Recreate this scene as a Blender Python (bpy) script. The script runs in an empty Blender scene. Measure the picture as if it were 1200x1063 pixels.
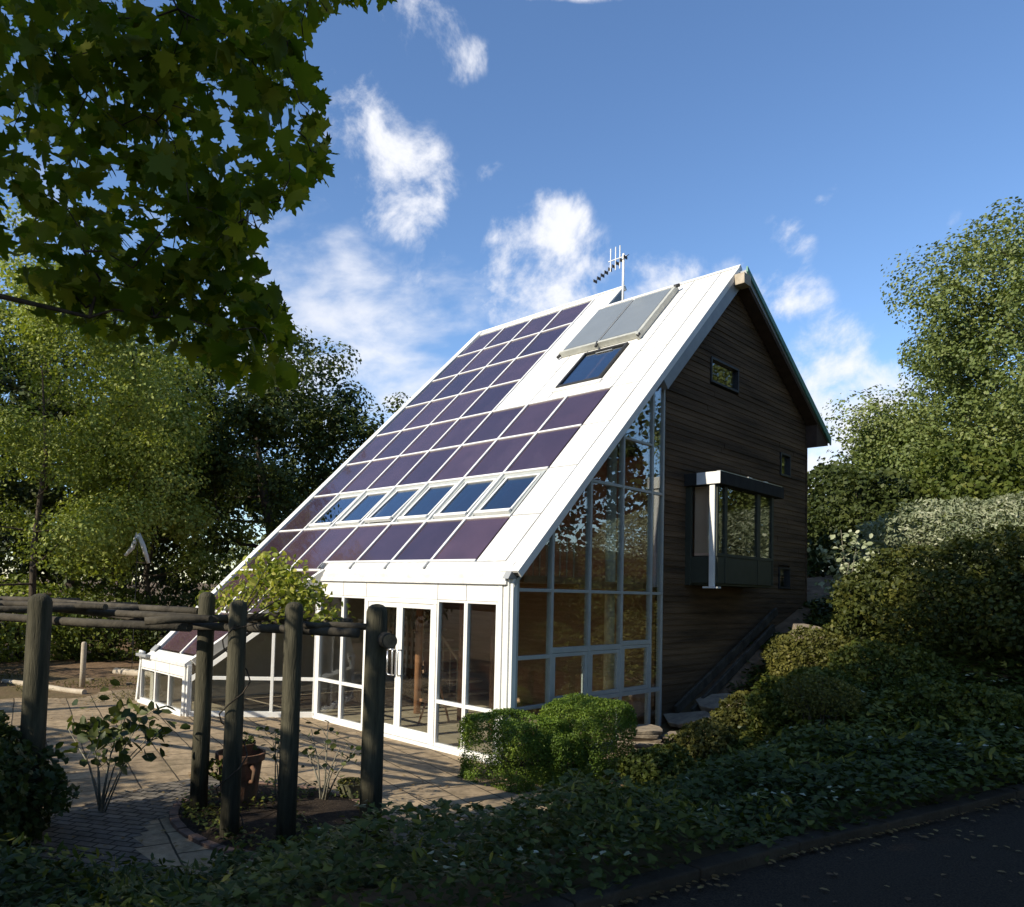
import bpy, math, random
import numpy as np
from mathutils import Vector, Matrix
random.seed(7); rng = np.random.default_rng(11)
S = bpy.context.scene; C = S.collection
R_ = math.radians

# ------------------------------------------------------------------ helpers
class MB:
    def __init__(s): s.v = []; s.f = []
    def add(s, vs, fs):
        n = len(s.v); s.v += [tuple(v) for v in vs]; s.f += [tuple(i+n for i in f) for f in fs]; return s
    def box(s, x0, x1, y0, y1, z0, z1, M=None):
        vs = [(x, y, z) for z in (z0, z1) for y in (y0, y1) for x in (x0, x1)]
        if M is not None: vs = [M(*v) for v in vs]
        return s.add(vs, [(0,2,3,1),(4,5,7,6),(0,1,5,4),(2,6,7,3),(0,4,6,2),(1,3,7,5)])
    def prism(s, poly, f0, f1):
        """poly: list of 2D pts; f0,f1 map 2D -> 3D for both caps"""
        n = len(poly); vs = [f0(*q) for q in poly]+[f1(*q) for q in poly]
        return s.add(vs, [tuple(range(n-1,-1,-1)), tuple(range(n,2*n))]+[(i,(i+1)%n,n+(i+1)%n,n+i) for i in range(n)])
    def tube(s, pts, rad, n=8, caps=True):
        pts = [Vector(p) for p in pts]
        if not hasattr(rad, '__len__'): rad = [rad]*len(pts)
        base = len(s.v); ref = Vector((0.13,0.21,0.97)); prev = None
        for i, p in enumerate(pts):
            d = (pts[min(i+1,len(pts)-1)]-pts[max(i-1,0)]).normalized()
            if prev is None:
                a = d.cross(ref if abs(d.dot(ref)) < .9 else Vector((1,0,0))).normalized()
            else: a = (prev-d*prev.dot(d)).normalized()
            prev = a; b = d.cross(a)
            for k in range(n):
                t = 2*math.pi*k/n; s.v.append(tuple(p+(a*math.cos(t)+b*math.sin(t))*rad[i]))
        for i in range(len(pts)-1):
            for k in range(n):
                k2 = (k+1)%n; s.f.append((base+i*n+k, base+i*n+k2, base+(i+1)*n+k2, base+(i+1)*n+k))
        if caps:
            s.f.append(tuple(base+k for k in range(n-1,-1,-1))); e = base+(len(pts)-1)*n
            s.f.append(tuple(e+k for k in range(n)))
        return s
    def lathe(s, prof, c=(0,0,0), n=24, wob=0):
        base = len(s.v)
        for (r, z) in prof:
            for k in range(n):
                t = 2*math.pi*k/n; rr = r*(1+wob*math.sin(3*t+z*9))
                s.v.append((c[0]+rr*math.cos(t), c[1]+rr*math.sin(t), c[2]+z))
        for i in range(len(prof)-1):
            for k in range(n):
                k2 = (k+1)%n; s.f.append((base+i*n+k, base+i*n+k2, base+(i+1)*n+k2, base+(i+1)*n+k))
        return s
    def build(s, name, m, parent=None, bevel=0, smooth=False):
        me = bpy.data.meshes.new(name); me.from_pydata(s.v, [], s.f); me.update()
        if m: me.materials.append(m)
        if smooth: me.polygons.foreach_set('use_smooth', [True]*len(me.polygons))
        o = bpy.data.objects.new(name, me); C.objects.link(o)
        if parent: o.parent = parent
        if bevel:
            b = o.modifiers.new('bevel','BEVEL'); b.width = bevel; b.segments = 2; b.limit_method = 'ANGLE'; b.angle_limit = R_(40)
        return o
def origin_to(o, loc):
    """put a top-level mesh object's origin at loc, keeping the geometry where it is"""
    loc = Vector(loc); o.data.transform(Matrix.Translation(-loc)); o.location = loc; return o
def tag(o, label=None, cat=None, group=None, kind=None):
    if label: o['label'] = label
    if cat: o['category'] = cat
    if group: o['group'] = group
    if kind: o['kind'] = kind
    return o
def thing(name, label, cat, loc=(0,0,0), group=None):
    o = bpy.data.objects.new(name, None); C.objects.link(o); o.location = loc; o.empty_display_size = .3
    return tag(o, label, cat, group)
def adopt(root):
    """children were built in world coordinates: shift them so they keep their place under root"""
    bpy.context.view_layer.update()
    inv = Matrix.Translation(-Vector(root.location))
    for c in root.children: c.matrix_parent_inverse = inv

# ------------------------------------------------------------------ materials
def nt(m):
    m.use_nodes = True; t = m.node_tree; return t, t.nodes, t.links
def pmat(name, col, rough=.6, spec=.4, metal=0, var=0, vscale=6, col2=None, bump=0, bscale=40, stretch=None, coat=0):
    m = bpy.data.materials.new(name); t, N, L = nt(m); b = N['Principled BSDF']
    b.inputs['Roughness'].default_value = rough; b.inputs['Metallic'].default_value = metal
    b.inputs['Specular IOR Level'].default_value = spec
    if coat: b.inputs['Coat Weight'].default_value = coat
    c = (*col, 1)
    tc = N.new('ShaderNodeTexCoord'); src = tc.outputs['Object']
    if stretch:
        mp = N.new('ShaderNodeMapping'); mp.inputs['Scale'].default_value = stretch; L.new(src, mp.inputs[0]); src = mp.outputs[0]
    if var or col2:
        n = N.new('ShaderNodeTexNoise'); n.inputs['Scale'].default_value = vscale; n.inputs['Detail'].default_value = 6; n.inputs['Roughness'].default_value = .65
        L.new(src, n.inputs['Vector'])
        r = N.new('ShaderNodeValToRGB'); r.color_ramp.elements[0].position = .35; r.color_ramp.elements[1].position = .68
        c2 = col2 if col2 else tuple(x*(1-var) for x in col)
        r.color_ramp.elements[0].color = (*c2, 1); r.color_ramp.elements[1].color = c
        L.new(n.outputs['Fac'], r.inputs[0]); L.new(r.outputs[0], b.inputs['Base Color'])
    else: b.inputs['Base Color'].default_value = c
    if bump:
        n2 = N.new('ShaderNodeTexNoise'); n2.inputs['Scale'].default_value = bscale; n2.inputs['Detail'].default_value = 5
        L.new(src, n2.inputs['Vector'])
        bp = N.new('ShaderNodeBump'); bp.inputs['Strength'].default_value = bump; bp.inputs['Distance'].default_value = .02
        L.new(n2.outputs['Fac'], bp.inputs['Height']); L.new(bp.outputs[0], b.inputs['Normal'])
    return m
def leafmat(name, cols, trans=.35, rough=.55, gloss=.25):
    m = bpy.data.materials.new(name); t, N, L = nt(m); b = N['Principled BSDF']; out = N['Material Output']
    at = N.new('ShaderNodeAttribute'); at.attribute_name = 'leaf_tone'
    r = N.new('ShaderNodeValToRGB'); e = r.color_ramp.elements
    e[0].color = (*cols[0],1); e[1].color = (*cols[-1],1)
    for i, c in enumerate(cols[1:-1]):
        x = e.new((i+1)/(len(cols)-1)); x.color = (*c,1)
    L.new(at.outputs['Fac'], r.inputs[0]); L.new(r.outputs[0], b.inputs['Base Color'])
    b.inputs['Roughness'].default_value = rough; b.inputs['Specular IOR Level'].default_value = gloss
    tr = N.new('ShaderNodeBsdfTranslucent'); mx = N.new('ShaderNodeMixShader'); mx.inputs[0].default_value = trans
    g = N.new('ShaderNodeMixRGB'); g.blend_type = 'MULTIPLY'; g.inputs[0].default_value = 1; g.inputs[2].default_value = (1.0,1.0,.35,1)
    L.new(r.outputs[0], g.inputs[1]); L.new(g.outputs[0], tr.inputs[0])
    L.new(b.outputs[0], mx.inputs[1]); L.new(tr.outputs[0], mx.inputs[2]); L.new(mx.outputs[0], out.inputs[0])
    return m
def glassmat(name, tint=(.9,.93,.9), ior=1.5, boost=1.0, rough=0.0, wob=.0):
    m = bpy.data.materials.new(name); t, N, L = nt(m); N.remove(N['Principled BSDF']); out = N['Material Output']
    tr = N.new('ShaderNodeBsdfTransparent'); tr.inputs[0].default_value = (*tint,1)
    gl = N.new('ShaderNodeBsdfGlossy'); gl.inputs['Roughness'].default_value = rough; gl.inputs['Color'].default_value = (.95,.97,1,1)
    ge = N.new('ShaderNodeNewGeometry'); dt = N.new('ShaderNodeVectorMath'); dt.operation = 'DOT_PRODUCT'; L.new(ge.outputs['Normal'], dt.inputs[0]); L.new(ge.outputs['Incoming'], dt.inputs[1])
    def q(op, a, b=None):
        n = N.new('ShaderNodeMath'); n.operation = op; n.use_clamp = op != 'ABSOLUTE'
        for i, x in enumerate((a, b)):
            if hasattr(x, 'is_output'): L.new(x, n.inputs[i])
            elif x is not None: n.inputs[i].default_value = x
        return n.outputs[0]
    r0 = ((ior-1)/(ior+1))**2          # Schlick, the same from either face of the pane
    sc = q('ADD', q('MULTIPLY', q('POWER', q('SUBTRACT', 1, q('ABSOLUTE', dt.outputs['Value'])), 5), 1-r0), r0)
    mx = N.new('ShaderNodeMixShader'); L.new(q('MULTIPLY', sc, boost), mx.inputs[0])
    L.new(tr.outputs[0], mx.inputs[1]); L.new(gl.outputs[0], mx.inputs[2]); L.new(mx.outputs[0], out.inputs[0])
    if wob:
        tc = N.new('ShaderNodeTexCoord'); n = N.new('ShaderNodeTexNoise'); n.inputs['Scale'].default_value = 1.3
        bp = N.new('ShaderNodeBump'); bp.inputs['Strength'].default_value = wob; bp.inputs['Distance'].default_value = .05
        L.new(tc.outputs['Object'], n.inputs['Vector']); L.new(n.outputs['Fac'], bp.inputs['Height']); L.new(bp.outputs[0], gl.inputs['Normal'])
    return m

M_white = pmat('white_paint', (.80,.79,.75), .42, .4, var=.10, vscale=3, bump=.05)
M_whitew = pmat('white_cladding', (.80,.79,.76), .5, .35, col2=(.62,.60,.55), vscale=2.2, bump=.05, bscale=12, stretch=(3.5,.5,.5))
M_flash = pmat('aged_white_flashing', (.78,.78,.76), .5, .3, col2=(.56,.55,.52), vscale=7, bump=.1)
M_frame = pmat('painted_aluminium', (.42,.44,.42), .4, .5, var=.15, vscale=4)
M_grey = pmat('grey_metal', (.33,.34,.34), .45, .5, var=.2, vscale=3)
M_dark = pmat('dark_frame', (.035,.035,.035), .5, .4, var=.2)
M_gap = pmat('joint_backing', (.06,.06,.06), .8, .2)  # dark grey backing that shows through the open roof joints
M_wood = pmat('weathered_cladding', (.175,.112,.064), .85, .1, col2=(.055,.038,.025), vscale=1.2, bump=.5, bscale=30, stretch=(1,.25,3))
M_soffit = pmat('dark_soffit', (.09,.06,.045), .8, .2, var=.3)
M_pale = pmat('pale_timber', (.5,.43,.33), .7, .2, col2=(.36,.30,.22), vscale=8)
M_greenedge = pmat('green_trim', (.10,.26,.20), .5, .4)
M_orange = pmat('varnished_timber', (.42,.20,.10), .45, .4, col2=(.30,.14,.07), vscale=2, stretch=(1,6,6))
M_inwall = pmat('interior_timber_wall', (.44,.29,.20), .6, .3, col2=(.32,.20,.13), vscale=2, stretch=(.6,3,8))
M_infloor = pmat('interior_stone_floor', (.46,.38,.28), .6, .3, var=.25, vscale=3)
M_plaster = pmat('interior_plaster', (.62,.56,.48), .8, .2, var=.1)
M_glass = glassmat('window_glass', (.93,.95,.93), 1.52, 1.5, wob=.02)
M_glassg = glassmat('gable_glass', (.90,.93,.90), 1.52, 2.3, wob=.02)
M_glass2 = glassmat('rooflight_glass', (.66,.70,.70), 1.6, 2.6, wob=.015)
M_collector = pmat('collector_glass', (.20,.22,.225), .22, .7, var=.08, vscale=2)
M_terra = pmat('terracotta', (.22,.10,.06), .85, .15, col2=(.10,.075,.05), vscale=9, bump=.2)
M_moss = pmat('mossy_stone', (.16,.17,.09), .95, .1, col2=(.10,.09,.06), vscale=20, bump=.6)
M_log = pmat('green_treated_post', (.10,.09,.06), .9, .15, col2=(.04,.038,.026), vscale=5, bump=.5, bscale=25, stretch=(3,3,.4))
M_logend = pmat('log_end_grain', (.22,.17,.11), .9, .1, col2=(.10,.075,.05), vscale=14)
M_rail = pmat('weathered_rail', (.10,.088,.068), .9, .1, col2=(.045,.040,.032), vscale=4, bump=.5, bscale=20)
M_bark = pmat('bark', (.10,.08,.06), .9, .1, col2=(.045,.036,.028), vscale=9, bump=.8, bscale=14, stretch=(2,2,.5))
M_barkpale = pmat('pale_bark', (.30,.28,.22), .9, .1, col2=(.14,.13,.10), vscale=8, bump=.6, bscale=14)
M_stone = pmat('sandstone', (.34,.28,.20), .9, .2, col2=(.19,.155,.12), vscale=7, bump=.6, bscale=18)
M_soil = pmat('dark_soil', (.06,.045,.033), .95, .1, col2=(.03,.022,.016), vscale=25, bump=1, bscale=60)
M_metal = pmat('galvanised_metal', (.6,.6,.6), .3, .5, metal=.9)
M_straw = pmat('straw', (.45,.34,.18), .9, .1, col2=(.28,.2,.1), vscale=30)
M_brick = pmat('old_brick', (.25,.16,.12), .9, .1, col2=(.14,.10,.08), vscale=10, bump=.5)

# semi-transparent thin-film solar glass: coloured glass with a coat
def pvmat():
    m = bpy.data.materials.new('thin_film_solar_glass'); t, N, L = nt(m); b = N['Principled BSDF']
    oi = N.new('ShaderNodeObjectInfo'); tc = N.new('ShaderNodeTexCoord')
    r = N.new('ShaderNodeValToRGB'); e = r.color_ramp.elements
    e[0].color = (.045,.026,.042,1); e[1].color = (.090,.050,.066,1)
    L.new(oi.outputs['Random'], r.inputs[0])
    w = N.new('ShaderNodeTexWave'); w.inputs['Scale'].default_value = 14; w.bands_direction = 'X'; w.inputs['Distortion'].default_value = 0
    L.new(tc.outputs['Object'], w.inputs['Vector'])
    n = N.new('ShaderNodeTexNoise'); n.inputs['Scale'].default_value = 2.2; n.inputs['Detail'].default_value = 5; L.new(tc.outputs['Object'], n.inputs['Vector'])
    mx = N.new('ShaderNodeMixRGB'); mx.blend_type = 'OVERLAY'; mx.inputs[0].default_value = .35
    L.new(r.outputs[0], mx.inputs[1]); L.new(n.outputs['Fac'], mx.inputs[2]); L.new(mx.outputs[0], b.inputs['Base Color'])
    b.inputs['Roughness'].default_value = .10; b.inputs['Specular IOR Level'].default_value = 1.0; b.inputs['Coat Weight'].default_value = .6; b.inputs['Coat Roughness'].default_value = .03
    tr = N.new('ShaderNodeBsdfTransparent'); tr.inputs[0].default_value = (.85,.62,.55,1); ms = N.new('ShaderNodeMixShader'); ms.inputs[0].default_value = .16   # see-through solar glass
    L.new(b.outputs[0], ms.inputs[1]); L.new(tr.outputs[0], ms.inputs[2]); L.new(ms.outputs[0], N['Material Output'].inputs[0])
    return m
M_pv = pvmat()

# ------------------------------------------------------------------ camera + light
cam = bpy.data.cameras.new('camera'); co = bpy.data.objects.new('camera', cam); C.objects.link(co); S.camera = co
yaw, pit, rol = .8105, .0489, .0267
F = Vector((-math.sin(yaw)*math.cos(pit), math.cos(yaw)*math.cos(pit), math.sin(pit)))
Rt = Vector((math.cos(yaw), math.sin(yaw), 0)); U = Rt.cross(F)
Rr = Rt*math.cos(rol)+U*math.sin(rol); Ur = -Rt*math.sin(rol)+U*math.cos(rol)
CAM = Vector((6.9423,-7.8294,2.4467))
mw = Matrix((Rr, Ur, -F)).transposed().to_4x4(); mw.translation = CAM; co.matrix_world = mw
cam.sensor_width = 36; cam.lens = 874.46*36/1200; cam.shift_x = (600-527.77)/1200; cam.shift_y = (646.52-531.5)/1200
cam.clip_start = .05; cam.clip_end = 2000
FPX = 874.46
SUN_EL, SUN_AZ = R_(31), R_(10.0)       # azimuth measured from -Y towards -X
sd = Vector((-math.sin(SUN_AZ)*math.cos(SUN_EL), -math.cos(SUN_AZ)*math.cos(SUN_EL), math.sin(SUN_EL)))
sun = bpy.data.lights.new('sun','SUN'); so = bpy.data.objects.new('sun', sun); C.objects.link(so)
sun.energy = 3.9; sun.angle = R_(.53); sun.color = (1,.91,.75)
so.rotation_euler = sd.to_track_quat('Z','Y').to_euler(); so.location = (0,-20,30)
S.view_settings.view_transform = 'Standard'; S.view_settings.look = 'None'; S.view_settings.exposure = 0.68; S.view_settings.gamma = 1
S.cycles.use_denoising = True; S.cycles.max_bounces = 7; S.cycles.diffuse_bounces = 3; S.cycles.glossy_bounces = 4
S.cycles.transparent_max_bounces = 16; S.cycles.sample_clamp_indirect = 6; S.cycles.caustics_reflective = False; S.cycles.caustics_refractive = False

def dirpx(u, v):   # direction of a cloud centre, fixed once in world space
    d = F+Rr*((u-527.77)/FPX)-Ur*((v-646.52)/FPX); return d.normalized()
W = bpy.data.worlds.new('World'); S.world = W; W.use_nodes = True; N = W.node_tree.nodes; L = W.node_tree.links
bg = N['Background']; bg.inputs['Strength'].default_value = .128
sky = N.new('ShaderNodeTexSky'); sky.sky_type = 'NISHITA'; sky.sun_disc = False; sky.sun_elevation = SUN_EL
sky.sun_rotation = math.atan2(sd.x, sd.y); sky.air_density = 1.0; sky.dust_density = .25; sky.ozone_density = 3.2; sky.altitude = 60
tc = N.new('ShaderNodeTexCoord'); D = tc.outputs['Generated']
def mth(op, a, b=None, clamp=False):
    n = N.new('ShaderNodeMath'); n.operation = op; n.use_clamp = clamp
    for i, x in enumerate((a, b)):
        if x is None: continue
        if hasattr(x, 'is_output'): L.new(x, n.inputs[i])
        else: n.inputs[i].default_value = x
    return n.outputs[0]
def vdot(a, vec):
    n = N.new('ShaderNodeVectorMath'); n.operation = 'DOT_PRODUCT'; L.new(a, n.inputs[0]); n.inputs[1].default_value = vec; return n.outputs['Value']
# clouds: (u, v, half width, half height, tilt deg, density)
CL = [(493,22,50,42,20,.8),(541,70,38,24,-15,.62),(395,120,56,56,30,.62),(445,195,95,62,35,.78),(492,252,40,34,10,.95),(582,205,22,15,0,.55),
      (530,302,28,20,-10,.8),(655,252,32,30,30,1.0),(612,292,80,42,-8,.95),(660,335,150,48,3,.95),(745,345,90,30,0,.85),
      (926,282,22,30,-40,.8),(967,226,16,14,-40,.6),(905,350,60,40,20,.85),(962,425,62,50,15,1.15),(1005,485,85,62,0,1.2),(955,540,80,50,0,1.1),
      (1078,315,16,60,25,.42),(960,390,50,22,0,.6),(620,-8,60,8,0,.5),(700,-5,40,7,0,.45)]
# a wide thin veil low on the left
CV = [(430,430,230,130,14,.95),(330,330,170,60,20,.5),(520,380,120,50,16,.5),(200,300,260,160,10,.45)]
nz = N.new('ShaderNodeTexNoise'); nz.inputs['Scale'].default_value = 10; nz.inputs['Detail'].default_value = 9; nz.inputs['Roughness'].default_value = .62; nz.inputs['Distortion'].default_value = .25
L.new(D, nz.inputs['Vector'])
mp = N.new('ShaderNodeMapping'); mp.vector_type = 'POINT'; mp.inputs['Rotation'].default_value = (.3,.4,.9); mp.inputs['Scale'].default_value = (3,14,22); L.new(D, mp.inputs[0])
nz2 = N.new('ShaderNodeTexNoise'); nz2.inputs['Scale'].default_value = 1.0; nz2.inputs['Detail'].default_value = 8; nz2.inputs['Roughness'].default_value = .55; nz2.inputs['Distortion'].default_value = .15
L.new(mp.outputs[0], nz2.inputs['Vector'])
def blobs(lst):
    acc = None
    for (u, v, a, b, tl, den) in lst:
        c = dirpx(u, v); k = 1/FPX*(c.dot(F)); k2 = k
        e1 = (Rr*math.cos(R_(tl))-Ur*math.sin(R_(tl))); e1 = (e1-c*e1.dot(c)).normalized(); e2 = c.cross(e1)
        x = mth('DIVIDE', vdot(D, e1), a*k); y = mth('DIVIDE', vdot(D, e2), b*k)
        r = mth('SQRT', mth('ADD', mth('MULTIPLY', x, x), mth('MULTIPLY', y, y)))
        front = mth('GREATER_THAN', vdot(D, c), 0)
        w = mth('MULTIPLY', mth('MULTIPLY', mth('MULTIPLY', mth('SUBTRACT', 1.5, r, True), den), .8), front)
        acc = w if acc is None else mth('MAXIMUM', acc, w)
    return acc
bcl = blobs(CL)
den = mth('ADD', bcl, mth('MULTIPLY', mth('MULTIPLY', mth('SUBTRACT', nz.outputs['Fac'], .5), 4.4), mth('MULTIPLY', bcl, 3.0, True)))
mr = N.new('ShaderNodeMapRange'); mr.interpolation_type = 'SMOOTHSTEP'; mr.inputs['From Min'].default_value = .22; mr.inputs['From Max'].default_value = 1.30; L.new(den, mr.inputs['Value'])
bcv = blobs(CV)
den2 = mth('ADD', bcv, mth('MULTIPLY', mth('MULTIPLY', mth('SUBTRACT', nz2.outputs['Fac'], .5), 2.0), mth('MULTIPLY', bcv, 3.0, True)))
mr2 = N.new('ShaderNodeMapRange'); mr2.interpolation_type = 'SMOOTHSTEP'; mr2.inputs['From Min'].default_value = .25; mr2.inputs['From Max'].default_value = 1.3; L.new(den2, mr2.inputs['Value'])
cmask = mth('MAXIMUM', mth('MULTIPLY', mr.outputs[0], .93), mth('MULTIPLY', mr2.outputs[0], .9))
CLOUD_V = 5.6
tone = N.new('ShaderNodeMixRGB'); tone.inputs[1].default_value = (CLOUD_V*.62,CLOUD_V*.68,CLOUD_V*.82,1); tone.inputs[2].default_value = (CLOUD_V*1.08,CLOUD_V*1.06,CLOUD_V*1.05,1)
L.new(nz.outputs['Fac'], tone.inputs[0])
hs = N.new('ShaderNodeHueSaturation'); hs.inputs['Saturation'].default_value = 1.08; hs.inputs['Hue'].default_value = .503; L.new(sky.outputs[0], hs.inputs['Color'])
mixc = N.new('ShaderNodeMixRGB'); L.new(cmask, mixc.inputs[0]); L.new(hs.outputs[0], mixc.inputs[1]); L.new(tone.outputs[0], mixc.inputs[2])
L.new(mixc.outputs[0], bg.inputs['Color'])

# ------------------------------------------------------------------ terrain
def sm(t): t = np.clip(t, 0, 1); return t*t*(3-2*t)
TY = [-14,-9,-7.5,-6.2,-5.5,-4.4,-2.9,-1.2,0,1.5,2.8,4.2,7,10.4,60]
TX = [-6,-4,-2.0,.1,1.05,1.62,2.05,1.85,1.6,1.55,1.2,.65,.45,.3,.3]
KY = [-40,-12,-8,-6,-4.9,-3.1,-1.7,.3,3,6,60]
KX = [3.2,3.9,4.3,4.45,4.6,4.95,5.3,5.75,6.5,7.5,30]
BY = [-60,2.6,3.6,4.2,4.8,6.7,10.3,14,20,40,90]
BZ = [0,0,.10,.24,.42,1.32,2.3,3.0,3.5,4.2,5]
def H(x, y):
    x = np.asarray(x, float); y = np.asarray(y, float)
    tx = np.interp(y, TY, TX); kx = np.interp(y, KY, KX)
    a = .85*sm((x-tx)/np.maximum(kx-tx-.25, .6))
    b = np.interp(y, BY, BZ)*sm((x+11)/10)
    road = sm((x-kx+.2)/.5)*(1-sm((x-kx-3.8)/1.5))*(1-sm((y-5)/3))
    b = b*(1-road)
    h = b+a*(1-.25*np.minimum(b,2)/2)+.38*np.exp(-((x-3.3)**2/1.9+(y-3.2)**2/7))
    inside = (x > -8.6)&(x < .1)&(y > -1.9)&(y < 12)
    h = np.where(inside, np.minimum(h, np.where(x > -.6, h, 0)), h)
    und = .05*np.sin(x*1.7+1)*np.sin(y*1.3)*np.clip((a+b)*1.5, 0, 1)*(1-road)
    far = np.hypot(x+2, y)
    return h+und+ .6*sm((far-45)/60)*np.sin(x*.05)*np.cos(y*.04)
def grid_axis(lo, hi, fine0, fine1, step):
    a = list(np.arange(fine0, fine1+1e-6, step)); s = step; x = fine0; pre = []
    while x > lo: s *= 1.25; x -= s; pre.append(x)
    s = step; x = fine1; post = []
    while x < hi: s *= 1.25; x += s; post.append(x)
    return np.array(pre[::-1]+a+post)
gx = grid_axis(-900, 900, -12, 11, .22); gy = grid_axis(-900, 900, -9, 18, .22)
XX, YY = np.meshgrid(gx, gy); ZZ = H(XX, YY)-.004
def gridmesh(name, X, Y, Z, m, keep=None):
    ny, nx = X.shape; vs = np.stack([X.ravel(), Y.ravel(), Z.ravel()], 1)
    i = np.arange(ny-1)[:,None]*nx+np.arange(nx-1)[None,:]
    f = np.stack([i, i+1, i+nx+1, i+nx], -1).reshape(-1,4)
    if keep is not None: f = f[keep(X[:-1,:-1].ravel()+np.diff(X,axis=1)[:-1].ravel()*.5, Y[:-1,:-1].ravel()+np.diff(Y,axis=0)[:,:-1].ravel()*.5)]
    me = bpy.data.meshes.new(name); me.from_pydata(vs.tolist(), [], f.tolist()); me.update(); me.materials.append(m)
    me.polygons.foreach_set('use_smooth', [True]*len(me.polygons))
    o = bpy.data.objects.new(name, me); C.objects.link(o); return o
def groundmat():
    m = pmat('earth', (.25,.165,.10), .95, .1, col2=(.12,.08,.05), vscale=3.5, bump=.8, bscale=14)
    t, N, L = nt(m); b = N['Principled BSDF']; src = b.inputs['Base Color'].links[0].from_socket
    tc = N.new('ShaderNodeTexCoord'); n = N.new('ShaderNodeTexNoise'); n.inputs['Scale'].default_value = .35; n.inputs['Detail'].default_value = 8; L.new(tc.outputs['Object'], n.inputs['Vector'])
    r = N.new('ShaderNodeValToRGB'); r.color_ramp.elements[0].position = .47; r.color_ramp.elements[1].position = .6
    L.new(n.outputs['Fac'], r.inputs[0]); mx = N.new('ShaderNodeMixRGB'); mx.inputs[2].default_value = (.13,.10,.05,1)
    L.new(r.outputs[0], mx.inputs[0]); L.new(src, mx.inputs[1]); L.new(mx.outputs[0], b.inputs['Base Color']); return m
M_ground = groundmat()
tag(gridmesh('ground', XX, YY, ZZ, M_ground), kind='structure')

# paving: real joints come from a brick pattern with wandering edges
def pavemat(name, c1, c2, mortar, scale, rot, w=.55, h=.45, msize=.018, warp=.05):
    m = bpy.data.materials.new(name); t, N, L = nt(m); b = N['Principled BSDF']
    tc = N.new('ShaderNodeTexCoord'); mp = N.new('ShaderNodeMapping'); mp.inputs['Rotation'].default_value = (0,0,R_(rot))
    L.new(tc.outputs['Object'], mp.inputs[0])
    n = N.new('ShaderNodeTexNoise'); n.inputs['Scale'].default_value = 1.6; n.inputs['Detail'].default_value = 3; L.new(mp.outputs[0], n.inputs['Vector'])
    ad = N.new('ShaderNodeVectorMath'); ad.operation = 'MULTIPLY_ADD'; ad.inputs[1].default_value = (warp*2,warp*2,0)
    L.new(n.outputs['Color'], ad.inputs[0]); L.new(mp.outputs[0], ad.inputs[2])
    br = N.new('ShaderNodeTexBrick'); br.inputs['Scale'].default_value = scale; br.inputs['Brick Width'].default_value = w; br.inputs['Row Height'].default_value = h
    br.inputs['Mortar Size'].default_value = msize; br.inputs['Mortar Smooth'].default_value = .4; br.inputs['Bias'].default_value = 0
    br.inputs['Color1'].default_value = (*c1,1); br.inputs['Color2'].default_value = (*c2,1); br.inputs['Mortar'].default_value = (*mortar,1)
    L.new(ad.outputs[0], br.inputs['Vector'])
    n2 = N.new('ShaderNodeTexNoise'); n2.inputs['Scale'].default_value = 5; n2.inputs['Detail'].default_value = 9; n2.inputs['Roughness'].default_value = .7; L.new(tc.outputs['Object'], n2.inputs['Vector'])
    r = N.new('ShaderNodeValToRGB'); r.color_ramp.elements[0].position = .3; r.color_ramp.elements[0].color = (.42,.42,.40,1); r.color_ramp.elements[1].position = .62; r.color_ramp.elements[1].color = (1,1,1,1)
    L.new(n2.outputs['Fac'], r.inputs[0]); mx = N.new('ShaderNodeMixRGB'); mx.blend_type = 'MULTIPLY'; mx.inputs[0].default_value = 1
    L.new(br.outputs['Color'], mx.inputs[1]); L.new(r.outputs[0], mx.inputs[2])
    n3 = N.new('ShaderNodeTexNoise'); n3.inputs['Scale'].default_value = .9; n3.inputs['Detail'].default_value = 6; L.new(tc.outputs['Object'], n3.inputs['Vector'])
    r3 = N.new('ShaderNodeValToRGB'); r3.color_ramp.elements[0].position = .56; r3.color_ramp.elements[1].position = .72; L.new(n3.outputs['Fac'], r3.inputs[0])
    mx2 = N.new('ShaderNodeMixRGB'); mx2.inputs[2].default_value = (.11,.095,.055,1); k = N.new('ShaderNodeMath'); k.operation = 'MULTIPLY'; k.inputs[1].default_value = .55
    L.new(r3.outputs[0], k.inputs[0]); L.new(k.outputs[0], mx2.inputs[0]); L.new(mx.outputs[0], mx2.inputs[1]); L.new(mx2.outputs[0], b.inputs['Base Color'])
    b.inputs['Roughness'].default_value = .85; b.inputs['Specular IOR Level'].default_value = .25
    s = N.new('ShaderNodeMath'); s.operation = 'MULTIPLY_ADD'; s.inputs[1].default_value = -.8; L.new(br.outputs['Fac'], s.inputs[0]); L.new(n2.outputs['Fac'], s.inputs[2])
    bp = N.new('ShaderNodeBump'); bp.inputs['Strength'].default_value = .7; bp.inputs['Distance'].default_value = .02; L.new(s.outputs[0], bp.inputs['Height']); L.new(bp.outputs[0], b.inputs['Normal'])
    return m
M_pave = pavemat('stone_paving', (.46,.345,.215), (.32,.24,.15), (.075,.06,.04), 1.0, 14, .62, .46, .011, .022)
M_pavers = pavemat('small_pavers', (.22,.19,.15), (.15,.13,.105), (.035,.03,.022), 1.0, -32, .21, .11, .012, .03)
M_road = pmat('asphalt', (.080,.062,.045), .95, .1, col2=(.028,.023,.018), vscale=90, bump=.8, bscale=160)
px_ = np.arange(-10.4, 2.6, .1); py_ = np.arange(-8.2, 3.2, .1); PX, PY = np.meshgrid(px_, py_)
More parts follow.
